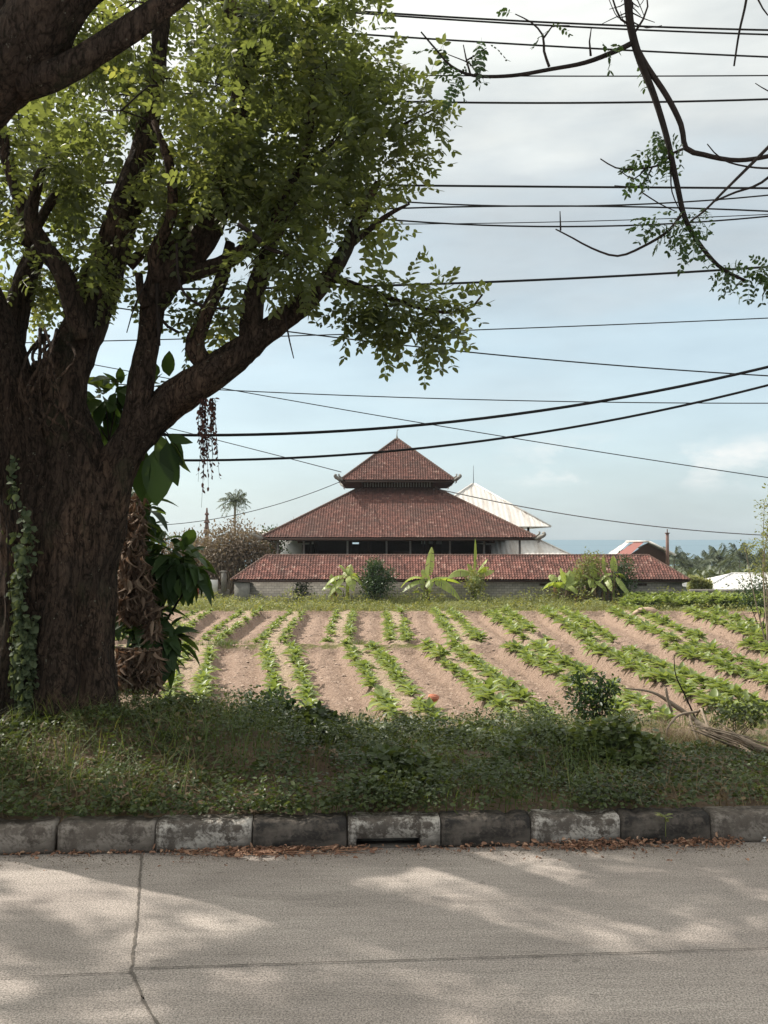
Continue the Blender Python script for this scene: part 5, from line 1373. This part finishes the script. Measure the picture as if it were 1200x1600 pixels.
# near tree at the left whose trunk stands outside the view
r2 = tag(empty('leaning_tree', (-3.2, 6.0, 0.15)), 'tree leaning in at the top left corner with thick dark limbs', 'tree')
mb = MB(); mb.tube([(-3.3, 6.1, -.2), (-3.25, 6.05, 1.2), (-3.0, 5.9, 2.4), P(-130, 300, 5.6), P(-62, 180, 5.4), P(14, 96, 5.3), P(66, 20, 5.25), P(108, -65, 5.2), P(150, -200, 5.1), P(230, -420, 5.0)], [.4, .32, .28, .23, .21, .20, .175, .15, .12, .09], 60, step=.03, bark=.02, knob=.18, seed=4)
mb.build('trunk', M['bark'], r2, smooth=True)
nodes2 = nodes; nodes_keep = nodes; nodes = []
limb('limb', r2, [(30, 128), (98, 112), (160, 76), (222, 34), (285, -14), (370, -90), (460, -220)], [5.3, 5.3, 5.3, 5.3, 5.3, 5.3, 5.3], [34, 25, 23, 22, 21, 18, 12], 28, .012)
limb('limb', r2, [(-20, 150), (-10, 60), (-15, -20), (-30, -140), (-20, -300)], 5.45, [50, 46, 40, 30, 22], 28, .014)
limb('limb', r2, [(96, 80), (104, 50), (135, 10), (180, -30), (240, -110)], 5.35, [14, 15, 14, 13, 9], 20, .01)
limb('limb', r2, [(150, -200), (250, -330), (420, -420), (600, -470)], [5.1, 4.9, 4.7, 4.6], [38, 26, 18, 10], 14, .01, step=.1)
nodes2 = nodes; nodes = nodes_keep
for (q1, q2, q3) in (((-3.1, 6.0, 2.2), (-4.6, 6.6, 4.8), (-7.6, 6.8, 6.9)), ((-3.1, 6.0, 2.6), (-4.4, 7.6, 4.9), (-7.2, 10.2, 6.6))):
    mb = MB(); mb.tube([q1, q2, q3], [.2, .13, .05], 14, step=.1, bark=.01, knob=.2); mb.build('limb', M['bark'], r2, smooth=True)

# --- crown: clusters of pinnate leaves on twigs
FR = [frond_t(6, .19, .5, s, droop=.22 + .1 * (s % 3)) for s in range(8)] + [frond_t(5, .22, .52, s + 20, droop=.45) for s in range(4)]


def crown(parent, clusters, nodes_, nf=15, rad=.17, mat='leaf', Ln=(.2, .31), name='crown', seed=0, twigs=True, keep=None):
    r = np.random.default_rng(seed); clusters = [np.array(c, float) for c in clusters]
    starts = [n[0] for n in nodes_]; A = np.array(starts)
    mt = MB(); order = sorted(range(len(clusters)), key=lambda i: np.min(np.linalg.norm(A - clusters[i], axis=1)))
    tips = []; done = list(starts); arr = np.array(done)
    for i in order:
        c = clusters[i]; dd = np.linalg.norm(arr - c, axis=1); dd = dd + .25 * np.maximum(0, arr[:, 2] - c[2]); j = int(np.argmin(dd)); s = arr[j]
        if twigs:
            L_ = np.linalg.norm(c - s); m = (s + c) / 2 + r.normal(0, .07, 3) * L_ + [0, 0, .10 * L_]; rr = .0035 + .008 * min(L_, 1.2)
            mt.tube([s, m, c], [rr, rr * .75, rr * .4], 5, step=max(.12, L_ / 5))
            arr = np.vstack([arr, m[None], c[None]])
        tips.append((c, (c - s) / (np.linalg.norm(c - s) + 1e-6)))
    pos = []; D = []; S = []; T = []; V = []
    for c, d in tips:
        k = int(nf * r.uniform(.7, 1.3)); o = r.normal(0, 1, (k, 3)); o /= np.linalg.norm(o, axis=1)[:, None]
        pos.append(c + o * rad * .55 * r.random((k, 1)) + d * r.uniform(-.12, .12, (k, 1))); dv = o + d * .5; dv[:, 2] -= .25; D.append(dv); S.append(r.uniform(*Ln, k)); V.append(np.clip(r.random() * .75 + .25 * r.random(k), 0, 1)); T.append(r.integers(0, len(FR), k))
    pos = np.concatenate(pos); D = np.concatenate(D); S = np.concatenate(S); V = np.concatenate(V); T = np.concatenate(T)
    if keep is not None: kk = keep(pos); pos, D, S, V, T = pos[kk], D[kk], S[kk], V[kk], T[kk]
    mb = MB(); R = frames(D, r.normal(0, .5, len(D)))
    for t_ in range(len(FR)):
        m = T == t_
        if m.any(): scatter(mb, FR[t_], pos[m], R[m], S[m], var=V[m])
    mb.build(name, M[mat], parent)
    if twigs: mt.build('twigs', M['twig'], parent)
    return pos


ell = [  # px, py, rx, ry, Ynear, Yfar, count
    (230, 180, 230, 170, 6.3, 9.0, 190), (440, 200, 150, 125, 6.2, 8.6, 128), (90, 330, 120, 130, 6.6, 9.0, 60), (545, 190, 85, 130, 6.6, 8.0, 50),
    (430, 60, 110, 90, 6.5, 8.5, 46), (590, 270, 50, 80, 6.6, 7.5, 7), (625, 210, 28, 60, 6.7, 7.2, 4), (580, 110, 45, 60, 6.7, 7.6, 4), (490, 350, 70, 55, 6.4, 7.6, 22), (320, 300, 150, 45, 6.3, 7.6, 26), (440, 420, 60, 25, 6.3, 7.0, 8),
    (610, 480, 60, 25, 6.5, 6.8, 9), (690, 490, 40, 22, 6.5, 6.7, 6), (500, 20, 40, 30, 6.3, 6.8, 6), (660, 165, 22, 18, 6.9, 7.1, 3), (330, 470, 40, 40, 6.5, 7.3, 4), (190, 450, 12, 40, 6.9, 7.3, 3),
    (60, 470, 60, 40, 7.3, 8.5, 14), (235, 40, 260, 70, 7.5, 10, 60)]
cl = []
for (px, py, rx, ry, Ya, Yb, k) in ell:
    for i in range(int(k * (.33 if k > 12 else .8))):
        a = rng.random() * 2 * PI; q = rng.random() ** .5; cl.append(P(px + rx * q * math.cos(a), py + ry * q * math.sin(a), rng.uniform(Ya, Yb)))
# crown above the picture's top edge
hi = []
while len(hi) < 75:
    c = np.array([rng.uniform(-5.5, 0.8), rng.uniform(6.2, 12.5), rng.uniform(6.0, 10.0)])
    px = 600 + c[0] / c[1] * F
    if c[2] > CAMZ + .575 * c[1] + .25 or px < 380: hi.append(c)
crown(rt, cl, nodes, seed=1, rad=.145, nf=14)
hn = nodes + [(P(262, -80, 7.7) + [.3 * i - 1.2, .5 * i, .35 * i], .05) for i in range(7)]
crown(rt, hi, hn, seed=2, nf=15, rad=.3, Ln=(.28, .42), name='upper_crown')
cl2 = []  # unseen crown of the leaning tree, clusters added to dapple road and verge
while len(cl2) < 40:
    c = np.array([rng.uniform(-4.5, 0.2), rng.uniform(3.6, 6.4), rng.uniform(5.4, 8.0)])
    if c[2] > CAMZ + .575 * c[1] + .3: cl2.append(c)
while len(cl2) < 185:
    c = np.array([rng.uniform(-9.0, -3.8), rng.uniform(5.2, 7.7) if len(cl2) < 155 else rng.uniform(7.7, 12), rng.uniform(5.6, 8.8)])
    if 600 + c[0] / c[1] * F < -30 or c[2] > CAMZ + .575 * c[1] + .4: cl2.append(c)
nodes2 = nodes2 + [(np.array([-3.6 - .7 * i, 6.2 + .7 * i, 4.8 + .3 * i]), .08) for i in range(6)] + [(np.array([-4.2 - .6 * i, 6.4, 5.0 + .3 * i]), .08) for i in range(6)]
crown(r2, cl2, nodes2, seed=3, nf=10, rad=.20, Ln=(.28, .42))

# dry hanging vine cluster
mb = MB(); ms = MB()
for i in range(16):
    x0 = 313 + rng.random() * 24; yl = rng.uniform(690, 800); pts = [(x0, 622), (x0 + rng.normal(0, 3), 670), (x0 * .9 + 32.5 + rng.normal(0, 5), yl)]
    Yv = 6.85 + rng.normal(0, .03); W = [P(a, b, Yv) for a, b in pts]; ms.tube(W, [.002, .0018, .001], 4, step=.05)
    Q, _ = spline(np.array(W), np.ones(3), .012); Q = Q[(rng.random(len(Q)) < np.linspace(.95, .35, len(Q)))]
    D = rng.normal(0, .6, (len(Q), 3)); D[:, 2] -= 1; scatter(mb, LEAF6, Q, frames(D, rng.normal(0, 1, len(Q))), .022 + .02 * rng.random(len(Q)))
dv = tag(empty('dead_vine', P(325, 622, 6.85)), 'bunch of dark dried vine hanging straight down from the lowest limb', 'vine'); mb.build('dry_leaves', M['dkdry'], dv); ms.build('stems', M['twig'], dv)

# ivy on the trunk
mb = MB(); ms = MB(); n = 2900
py = 720 + 440 * rng.random(n) ** .8; wdt = 16 + 20 * ((py - 700) / 400) ; px = 4 + 20 * np.clip((py - 880) / 200, 0, 1) + 6 * np.sin(py * .03) + rng.normal(0, 1, n).clip(-2.4, 2.4) * wdt * .85
strand = rng.integers(0, 6, n); sx = np.array([-2, 10, 24, 34, 52, 66])[strand]; st_ = np.array([720, 700, 830, 790, 960, 1040])[strand]
py = st_ + (1165 - st_) * rng.random(n) ** .9; px = sx + 9 * np.sin(py * .017 + strand * 2.1) + 5 * np.sin(py * .05 + strand) + rng.normal(0, 1, n) * (5 + 12 * np.clip((py - 950) / 220, 0, 1))
lay = 6.9 - .34 + 0.0012 * (px - 40) ** 2 * .25
pos = np.array([P(a, b, c) for a, b, c in zip(px, py, lay - .03 * rng.random(n))]); D = rng.normal(0, .5, (n, 3)); D[:, 2] -= .7; D[:, 1] -= .5
s = .022 + .045 * rng.random(n) ** 1.3; scatter(mb, LEAF6, pos, frames(D, rng.normal(0, .9, n)), np.stack([s, s * 1.7, s], 1))
for i in range(4):
    x0 = rng.uniform(10, 40); ms.tube([P(x0 + rng.normal(0, 7), yy, 6.60) for yy in (1150, 1080, 1000, 930, 850, 780)], .003, 5, step=.08)
iv = tag(empty('ivy_vine', P(30, 1150, 6.6)), 'pale green ivy climbing the left side of the big trunk', 'ivy'); mb.build('leaves', M['ivy'], iv); ms.build('stems', M['twig'], iv)

def facing(D):
    D = D / np.linalg.norm(D, axis=1)[:, None]; Z = np.tile([0.0, -1.0, 0.0], (len(D), 1)) + rng.normal(0, .3, D.shape); Yv = np.cross(Z, D); Yv /= np.linalg.norm(Yv, axis=1)[:, None]
    return np.stack([D, Yv, np.cross(D, Yv)], axis=2)


# large-leaved shrub behind the trunk with withered leaves
BL = [leaf_t(4, .5, .18, d) for d in (.15, .35, .6)]


def bigleaves(mb, centre, n, r, L0, L1, seed, down=.5, spread=None):
    q = np.random.default_rng(seed); o = q.normal(0, 1, (n, 3)); o /= np.linalg.norm(o, axis=1)[:, None]; pos = np.array(centre) + o * r * q.random((n, 1)) ** .5 * .6; D = o + q.normal(0, .25, (n, 3)); D[:, 2] -= down
    S = q.uniform(L0, L1, n)
    for k in range(3):
        m = np.arange(n) % 3 == k; scatter(mb, BL[k], pos[m], frames(D[m], q.normal(0, .35, m.sum())), S[m])


bsY = 8.0
sh = tag(empty('broadleaf_shrub', P(225, 1070, bsY)), 'shrub with large drooping dark green leaves right behind the big trunk', 'shrub')
mb = MB(); ms = MB()
for (px, py, n, r_, y) in ((225, 800, 16, .2, 8.0), (215, 840, 22, .25, 8.2), (255, 860, 26, .28, 7.9), (285, 880, 30, .26, 7.8), (235, 900, 30, .3, 8.1), (205, 940, 26, .3, 8.2), (235, 965, 30, .26, 8.0), (258, 1000, 26, .24, 7.9), (215, 1010, 20, .25, 8.1), (200, 780, 12, .15, 8.2), (300, 905, 10, .15, 7.8), (245, 1025, 14, .15, 7.9)):
    c = P(px, py, y); bigleaves(mb, c, int(n * 2.0), r_, .11, .25, px + py, .45)
    ms.tube([P(222, 1085, 8.0), P(215 + (px - 220) * .4, (py + 1085) / 2, 8.05), c], [.02, .014, .006], 6, step=.1)
ms.tube([P(212, 1100, 8), P(216, 900, 8), P(222, 770, 8)], [.03, .025, .015], 8, step=.1)
mb.build('foliage', M['bigleaf'], sh); ms.build('stems', M['twig'], sh)
mb = MB()
def withered(px0, px1, py0, py1, n, y, seed):
    q = np.random.default_rng(seed); px = q.uniform(px0, px1, n); py = py0 + (py1 - py0) * q.random(n); pos = np.array([P(a, b, y + q.normal(0, .07)) for a, b in zip(px, py)]); D = q.normal(0, .35, (n, 3)); D[:, 2] -= 1
    scatter(mb, BL[1], pos, frames(D, q.normal(0, 1.2, n)), np.stack([q.uniform(.035, .12, n), q.uniform(.03, .085, n), q.uniform(.1, .4, n)], 1))
withered(188, 226, 800, 965, 560, 7.74, 1); withered(182, 240, 880, 950, 230, 7.68, 2); withered(182, 250, 1010, 1070, 900, 7.7, 3); withered(228, 248, 945, 990, 130, 7.7, 4); withered(200, 225, 770, 810, 60, 7.75, 5)
mb.build('withered_leaves', M['dryleaf'], sh)
mb = MB()
img_tube(mb, [(180, 1010), (215, 1016), (248, 1018)], 7.62, [.008, .008, .006]); mb.build('broken_stick', M['drystalk'], sh); mb = MB(); img_tube(mb, [(180, 1053), (195, 1062), (208, 1072)], 7.5, [.008, .007, .005]); mb.build('broken_stick', M['drystalk'], sh)
# big leaves hanging from the climber in the fork
ec = tag(empty('climber', P(235, 655, 7.15)), 'climber with very large hanging leaves under the fork of the big tree', 'climbing plant')
mb = MB(); ms = MB()
for (px, py, dx, dz, L_, wd) in ((226, 700, -8, -70, .40, .52), (243, 702, 4, -75, .42, .62), (262, 690, 8, -60, .34, .5), (270, 690, 20, -48, .26, .4), (278, 700, 6, -25, .16, .36), (240, 690, -14, -12, .18, .4), (262, 682, 22, -6, .2, .4), (232, 684, -20, 8, .15, .4), (250, 680, 6, -40, .26, .5), (270, 684, 12, -30, .22, .4)):
    p0 = P(px, py, 7.1 + .06 * rng.random()); D = np.array([[dx, rng.normal(0, 8), dz]], float); scatter(mb, (BL[0][0] * [1, wd * 1.9, 1], BL[0][1]), p0[None], facing(D), np.array([L_])); ms.tube([P(247, 672, 7.15), P((px + 247) / 2, (py + 672) / 2 - 4, 7.1), p0], .004, 5, step=.04)
ms.tube([P(242, 640, 7.1), P(247, 660, 7.1), P(249, 678, 7.12)], .009, 6, step=.04)
for (cx_, cy_, n) in ((165, 625, 26), (145, 650, 16), (185, 612, 14), (262, 606, 9), (240, 605, 6)):
    bigleaves(mb, P(cx_, cy_, 7.5), n, .16, .12, .28, cx_, .35); ms.tube([P(170, 690, 7.45), P(cx_, cy_, 7.5)], .006, 5, step=.1)
mb.build('foliage', M['bigleaf'], ec); ms.build('stems', M['twig'], ec)
# fine dead tendrils
# ------------------------------------------------------------------ overhanging branch at the upper right
ob = tag(empty('overhanging_tree', (3.9, 6.2, 0.1)), 'nearly bare dark branches with few leaf sprays hanging in at top right', 'tree')
oc = P(975, -60, 5.2)
mb = MB(); mb.tube([(4.4, 6.6, -.1), (4.3, 6.5, 2.0), (4.0, 6.3, 4.2), (3.5, 6.0, 6.0), (3.2, 5.8, 8.0)], [.3, .24, .2, .16, .08], 24, step=.08, bark=.01, knob=.1); mb.build('trunk', M['bark'], ob, smooth=True)
mb = MB(); mb.tube([(3.5, 6.0, 6.0), (2.8, 5.5, 6.6), (2.0, 5.2, 6.5), P(972, -120, 5.2), P(976, -60, 5.2)], [.12, .09, .06, .04, .026], 12, step=.1, bark=.004)
Yo = 5.2
def ot(pts, r0, r1, y=Yo):
    k = len(pts); img_tube(mb, pts, y, np.linspace(r0, r1, k) * y / F, step=.04, sides=8, knob=.25, seed=pts[0][0])
ot([(976, -60), (981, 0), (986, 45), (1000, 95), (1022, 150), (1042, 215), (1058, 290), (1070, 340), (1092, 380), (1122, 415), (1150, 432), (1168, 440)], 7, 2.2)
ot([(992, 70), (1012, 105), (1042, 150), (1064, 195), (1072, 232), (1100, 242), (1140, 250), (1180, 248), (1240, 235)], 5, 3.4)
ot([(990, 66), (962, 80), (915, 98), (862, 108), (800, 118), (740, 118), (705, 103), (682, 78), (658, 50)], 4.5, 1.3)
ot([(858, 104), (850, 80), (848, 55), (830, 35), (805, 22)], 2.4, .9); ot([(849, 60), (862, 42), (890, 40)], 1.6, .8); ot([(923, 87), (921, 65), (924, 43)], 2, .8)
ot([(735, 116), (728, 90), (724, 70)], 1.8, .8); ot([(728, 95), (745, 85), (760, 75)], 1.4, .7); ot([(748, 118), (735, 100), (700, 85)], 1.4, .7)
ot([(1068, 330), (1045, 360), (1005, 385), (965, 400), (925, 388), (895, 372), (868, 358)], 2.6, 1.1); ot([(876, 360), (875, 330)], 1.4, .7)
ot([(1073, 231), (1050, 240), (1030, 258), (990, 264), (962, 262), (938, 248)], 2.4, 1.0); ot([(1020, 260), (1000, 290), (960, 290)], 1.5, .8); ot([(1010, 262), (990, 280), (968, 266)], 1.3, .7)
ot([(1230, 200), (1190, 240), (1160, 270), (1130, 300), (1100, 330), (1080, 345)], 3.0, 1.4, 5.0); ot([(1240, 240), (1190, 285), (1150, 300), (1115, 315)], 2.6, 1.4, 5.0); ot([(1240, 262), (1180, 262), (1130, 250), (1105, 225)], 2, .9, 5.0)
ot([(1172, -60), (1166, 0), (1155, 50), (1147, 103)], 2.4, 1.5); ot([(1180, -40), (1185, 0), (1200, 24)], 1.8, 1); ot([(1225, 150), (1200, 142), (1180, 130)], 1.4, .7)
ot([(985, 40), (970, 30), (958, 0), (955, -30)], 2, 1.2); ot([(992, 50), (1005, 30), (1012, 10), (1008, -20)], 2, 1.2); ot([(1048, 262), (1050, 300), (1065, 335)], 1.3, .8); ot([(1002, 300), (1030, 318), (1055, 330)], 1.2, .8)
for i in range(16): x0 = rng.normal(985, 28); y0 = rng.uniform(-10, 45); ot([(986 + rng.normal(0, 4), y0 - 10), ((x0 + 986) / 2, y0), (x0, y0 + rng.normal(0, 14))], 1.2, .5)
mb.build('branches', M['twig'], ob, smooth=True)
spr = [(690, 82, 3), (705, 100, 3), (758, 70, 4), (745, 95, 3), (715, 122, 3), (860, 42, 2), (800, 20, 1), (955, 70, 2), (1005, 82, 1), (1025, 205, 5), (1045, 215, 4), (1010, 235, 5), (1035, 250, 4), (1000, 250, 3), (1015, 270, 3), (1035, 345, 6), (1060, 355, 5), (1085, 335, 6), (1045, 375, 5), (1075, 375, 4), (1095, 350, 3), (1020, 340, 3), (1150, 415, 5), (1175, 425, 7), (1195, 415, 6), (1140, 412, 3), (1215, 425, 5), (1110, 325, 2)]
pos = []; D = []
for (a, b, k) in spr:
    for i in range(k): pos.append(P(a + rng.normal(0, 5), b + rng.normal(0, 4), Yo + rng.normal(0, .05))); D.append([rng.normal(-.1, .8), rng.normal(0, .6), rng.normal(-.5, .4)])
pos = np.array(pos); D = np.array(D); mb = MB(); R = frames(D, rng.normal(0, .6, len(D))); T = rng.integers(0, len(FR), len(D)); S = rng.uniform(.11, .18, len(D))
for t_ in range(len(FR)):
    m = T == t_
    if m.any(): scatter(mb, FR[t_], pos[m], R[m], S[m])
mb.build('leaves', M['leaf_dk'], ob)
# its crown above the frame, which dapples the road
cl3 = []
while len(cl3) < 40:
    c = np.array([rng.uniform(0.4, 5.5), rng.uniform(4.4, 9.0), rng.uniform(6.4, 9.0)])
    if c[2] > CAMZ + .575 * c[1] + .45: cl3.append(c)
crown(ob, cl3, [((3.2, 5.8, 8.0), .05), ((3.4, 5.9, 7.0), .06), ((2.8, 5.5, 6.6), .06)], seed=6, nf=14, rad=.3, Ln=(.28, .42))

# ------------------------------------------------------------------ overhead cables
def cable(pts, Y, wpx, label, x0=-260, x1=1460, ends=None, Y2=None):
    a = np.array(pts, float); q = np.polyfit(a[:, 0], a[:, 1], min(2, len(a) - 1)); lo, hi = ends or (x0, x1); xs_ = np.linspace(lo, hi, 40)
    Y2 = Y if Y2 is None else Y2
    W = [P(x, np.polyval(q, x), Y + (Y2 - Y) * (x - lo) / (hi - lo)) for x in xs_]; mb = MB(); mb.tube(W, wpx * .5 * np.linspace(Y, Y2, 40) / F, 6)
    tag(mb.build('overhead_cable', M['cable']), label, 'cable', 'overhead cables crossing the sky')
cable([(540, 16), (900, 37), (1200, 47)], 9.5, 3.0, 'topmost black overhead cable, upper of the close pair')
cable([(540, 19), (900, 42), (1200, 54)], 9.6, 2.8, 'black overhead cable just under the topmost one, lower of the close pair')
cable([(140, 21), (600, 56), (1200, 89)], 9.8, 2.8, 'slanting overhead cable third from the top, passing behind the overhanging branch')
cable([(570, 117), (900, 119), (1200, 118)], 10, 2.0, 'thin level overhead cable touching the leaf sprays at upper centre')
cable([(80, 133), (600, 158), (1200, 155)], 9.2, 3.2, 'thick overhead cable running above the grey cloud, below the thin level one')
cable([(0, 282), (660, 290), (1200, 294)], 9.2, 3.4, 'level overhead cable crossing mid-sky, highest of the middle bundle')
cable([(640, 316), (900, 322), (1200, 305)], 9.6, 2.4, 'overhead cable of the middle bundle that rises at its right end, upper one')
cable([(640, 325), (900, 322), (1200, 330)], 9.4, 2.6, 'overhead cable of the middle bundle that sinks at its right end')
cable([(630, 345), (850, 354), (1200, 338)], 9.3, 2.6, 'lowest thicker overhead cable of the middle bundle, behind the low bare twig')
cable([(650, 350), (900, 346), (1200, 335)], 10.2, 1.4, 'hair-thin overhead cable weaving along the lowest of the middle bundle')
cable([(200, 452), (700, 443), (1200, 417)], 9.0, 3.8, 'thick overhead cable alone under the middle bundle, rising to the right')
cable([(180, 481), (460, 518), (700, 548), (1200, 587)], 9.4, 2.2, 'medium overhead cable sinking to the right from the limb of the big tree')
cable([(150, 533), (700, 517), (1200, 497)], 10.5, 1.8, 'thin overhead cable rising gently to the right behind the drooping leafy twig')
cable([(140, 570), (350, 605), (600, 650), (900, 703), (1200, 745)], 11, 1.5, 'thin overhead cable slanting steeply down across the whole sky')
cable([(130, 597), (600, 620), (1200, 630)], 11, 1.7, 'thin nearly level overhead cable just above the two thick low ones')
cable([(250, 680), (500, 674), (850, 642), (1200, 573)], 8.2, 5.0, 'thickest low cable sagging above the pavilion, upper of the two')
cable([(285, 719), (500, 714), (800, 682), (1200, 602)], 8.2, 4.2, 'thick low cable passing just across the pavilion roof tip, lower of the two')
cable([(245, 664), (400, 703), (535, 738)], 12, 1.3, 'thin service wire running down to the left corner ornament of the upper roof', ends=(-200, 533), Y2=85)
cable([(340, 810), (440, 786), (533, 752)], 85, 1.2, 'faint wire from the left corner of the upper roof down behind the frangipani tree', ends=(240, 533), Y2=85)
cable([(684, 764), (900, 806), (1190, 836)], 85, 1.7, 'thin wire from the upper roof down to the tree at the right edge', ends=(684, 1200), Y2=46)

# ------------------------------------------------------------------ sea haze in the air
hz = new_mat('haze_air'); o_ = hz.node_tree.nodes.new('ShaderNodeOutputMaterial'); v_ = hz.node_tree.nodes.new('ShaderNodeVolumePrincipled')
v_.inputs['Color'].default_value = (0.80, 0.88, 0.95, 1); v_.inputs['Density'].default_value = 0.00015; v_.inputs['Anisotropy'].default_value = 0.3
hz.node_tree.links.new(v_.outputs[0], o_.inputs['Volume'])
mb = MB(); mb.box((0, 790, -2), (3200, 1640, 52)); tag(mb.build('haze', hz), kind='stuff')
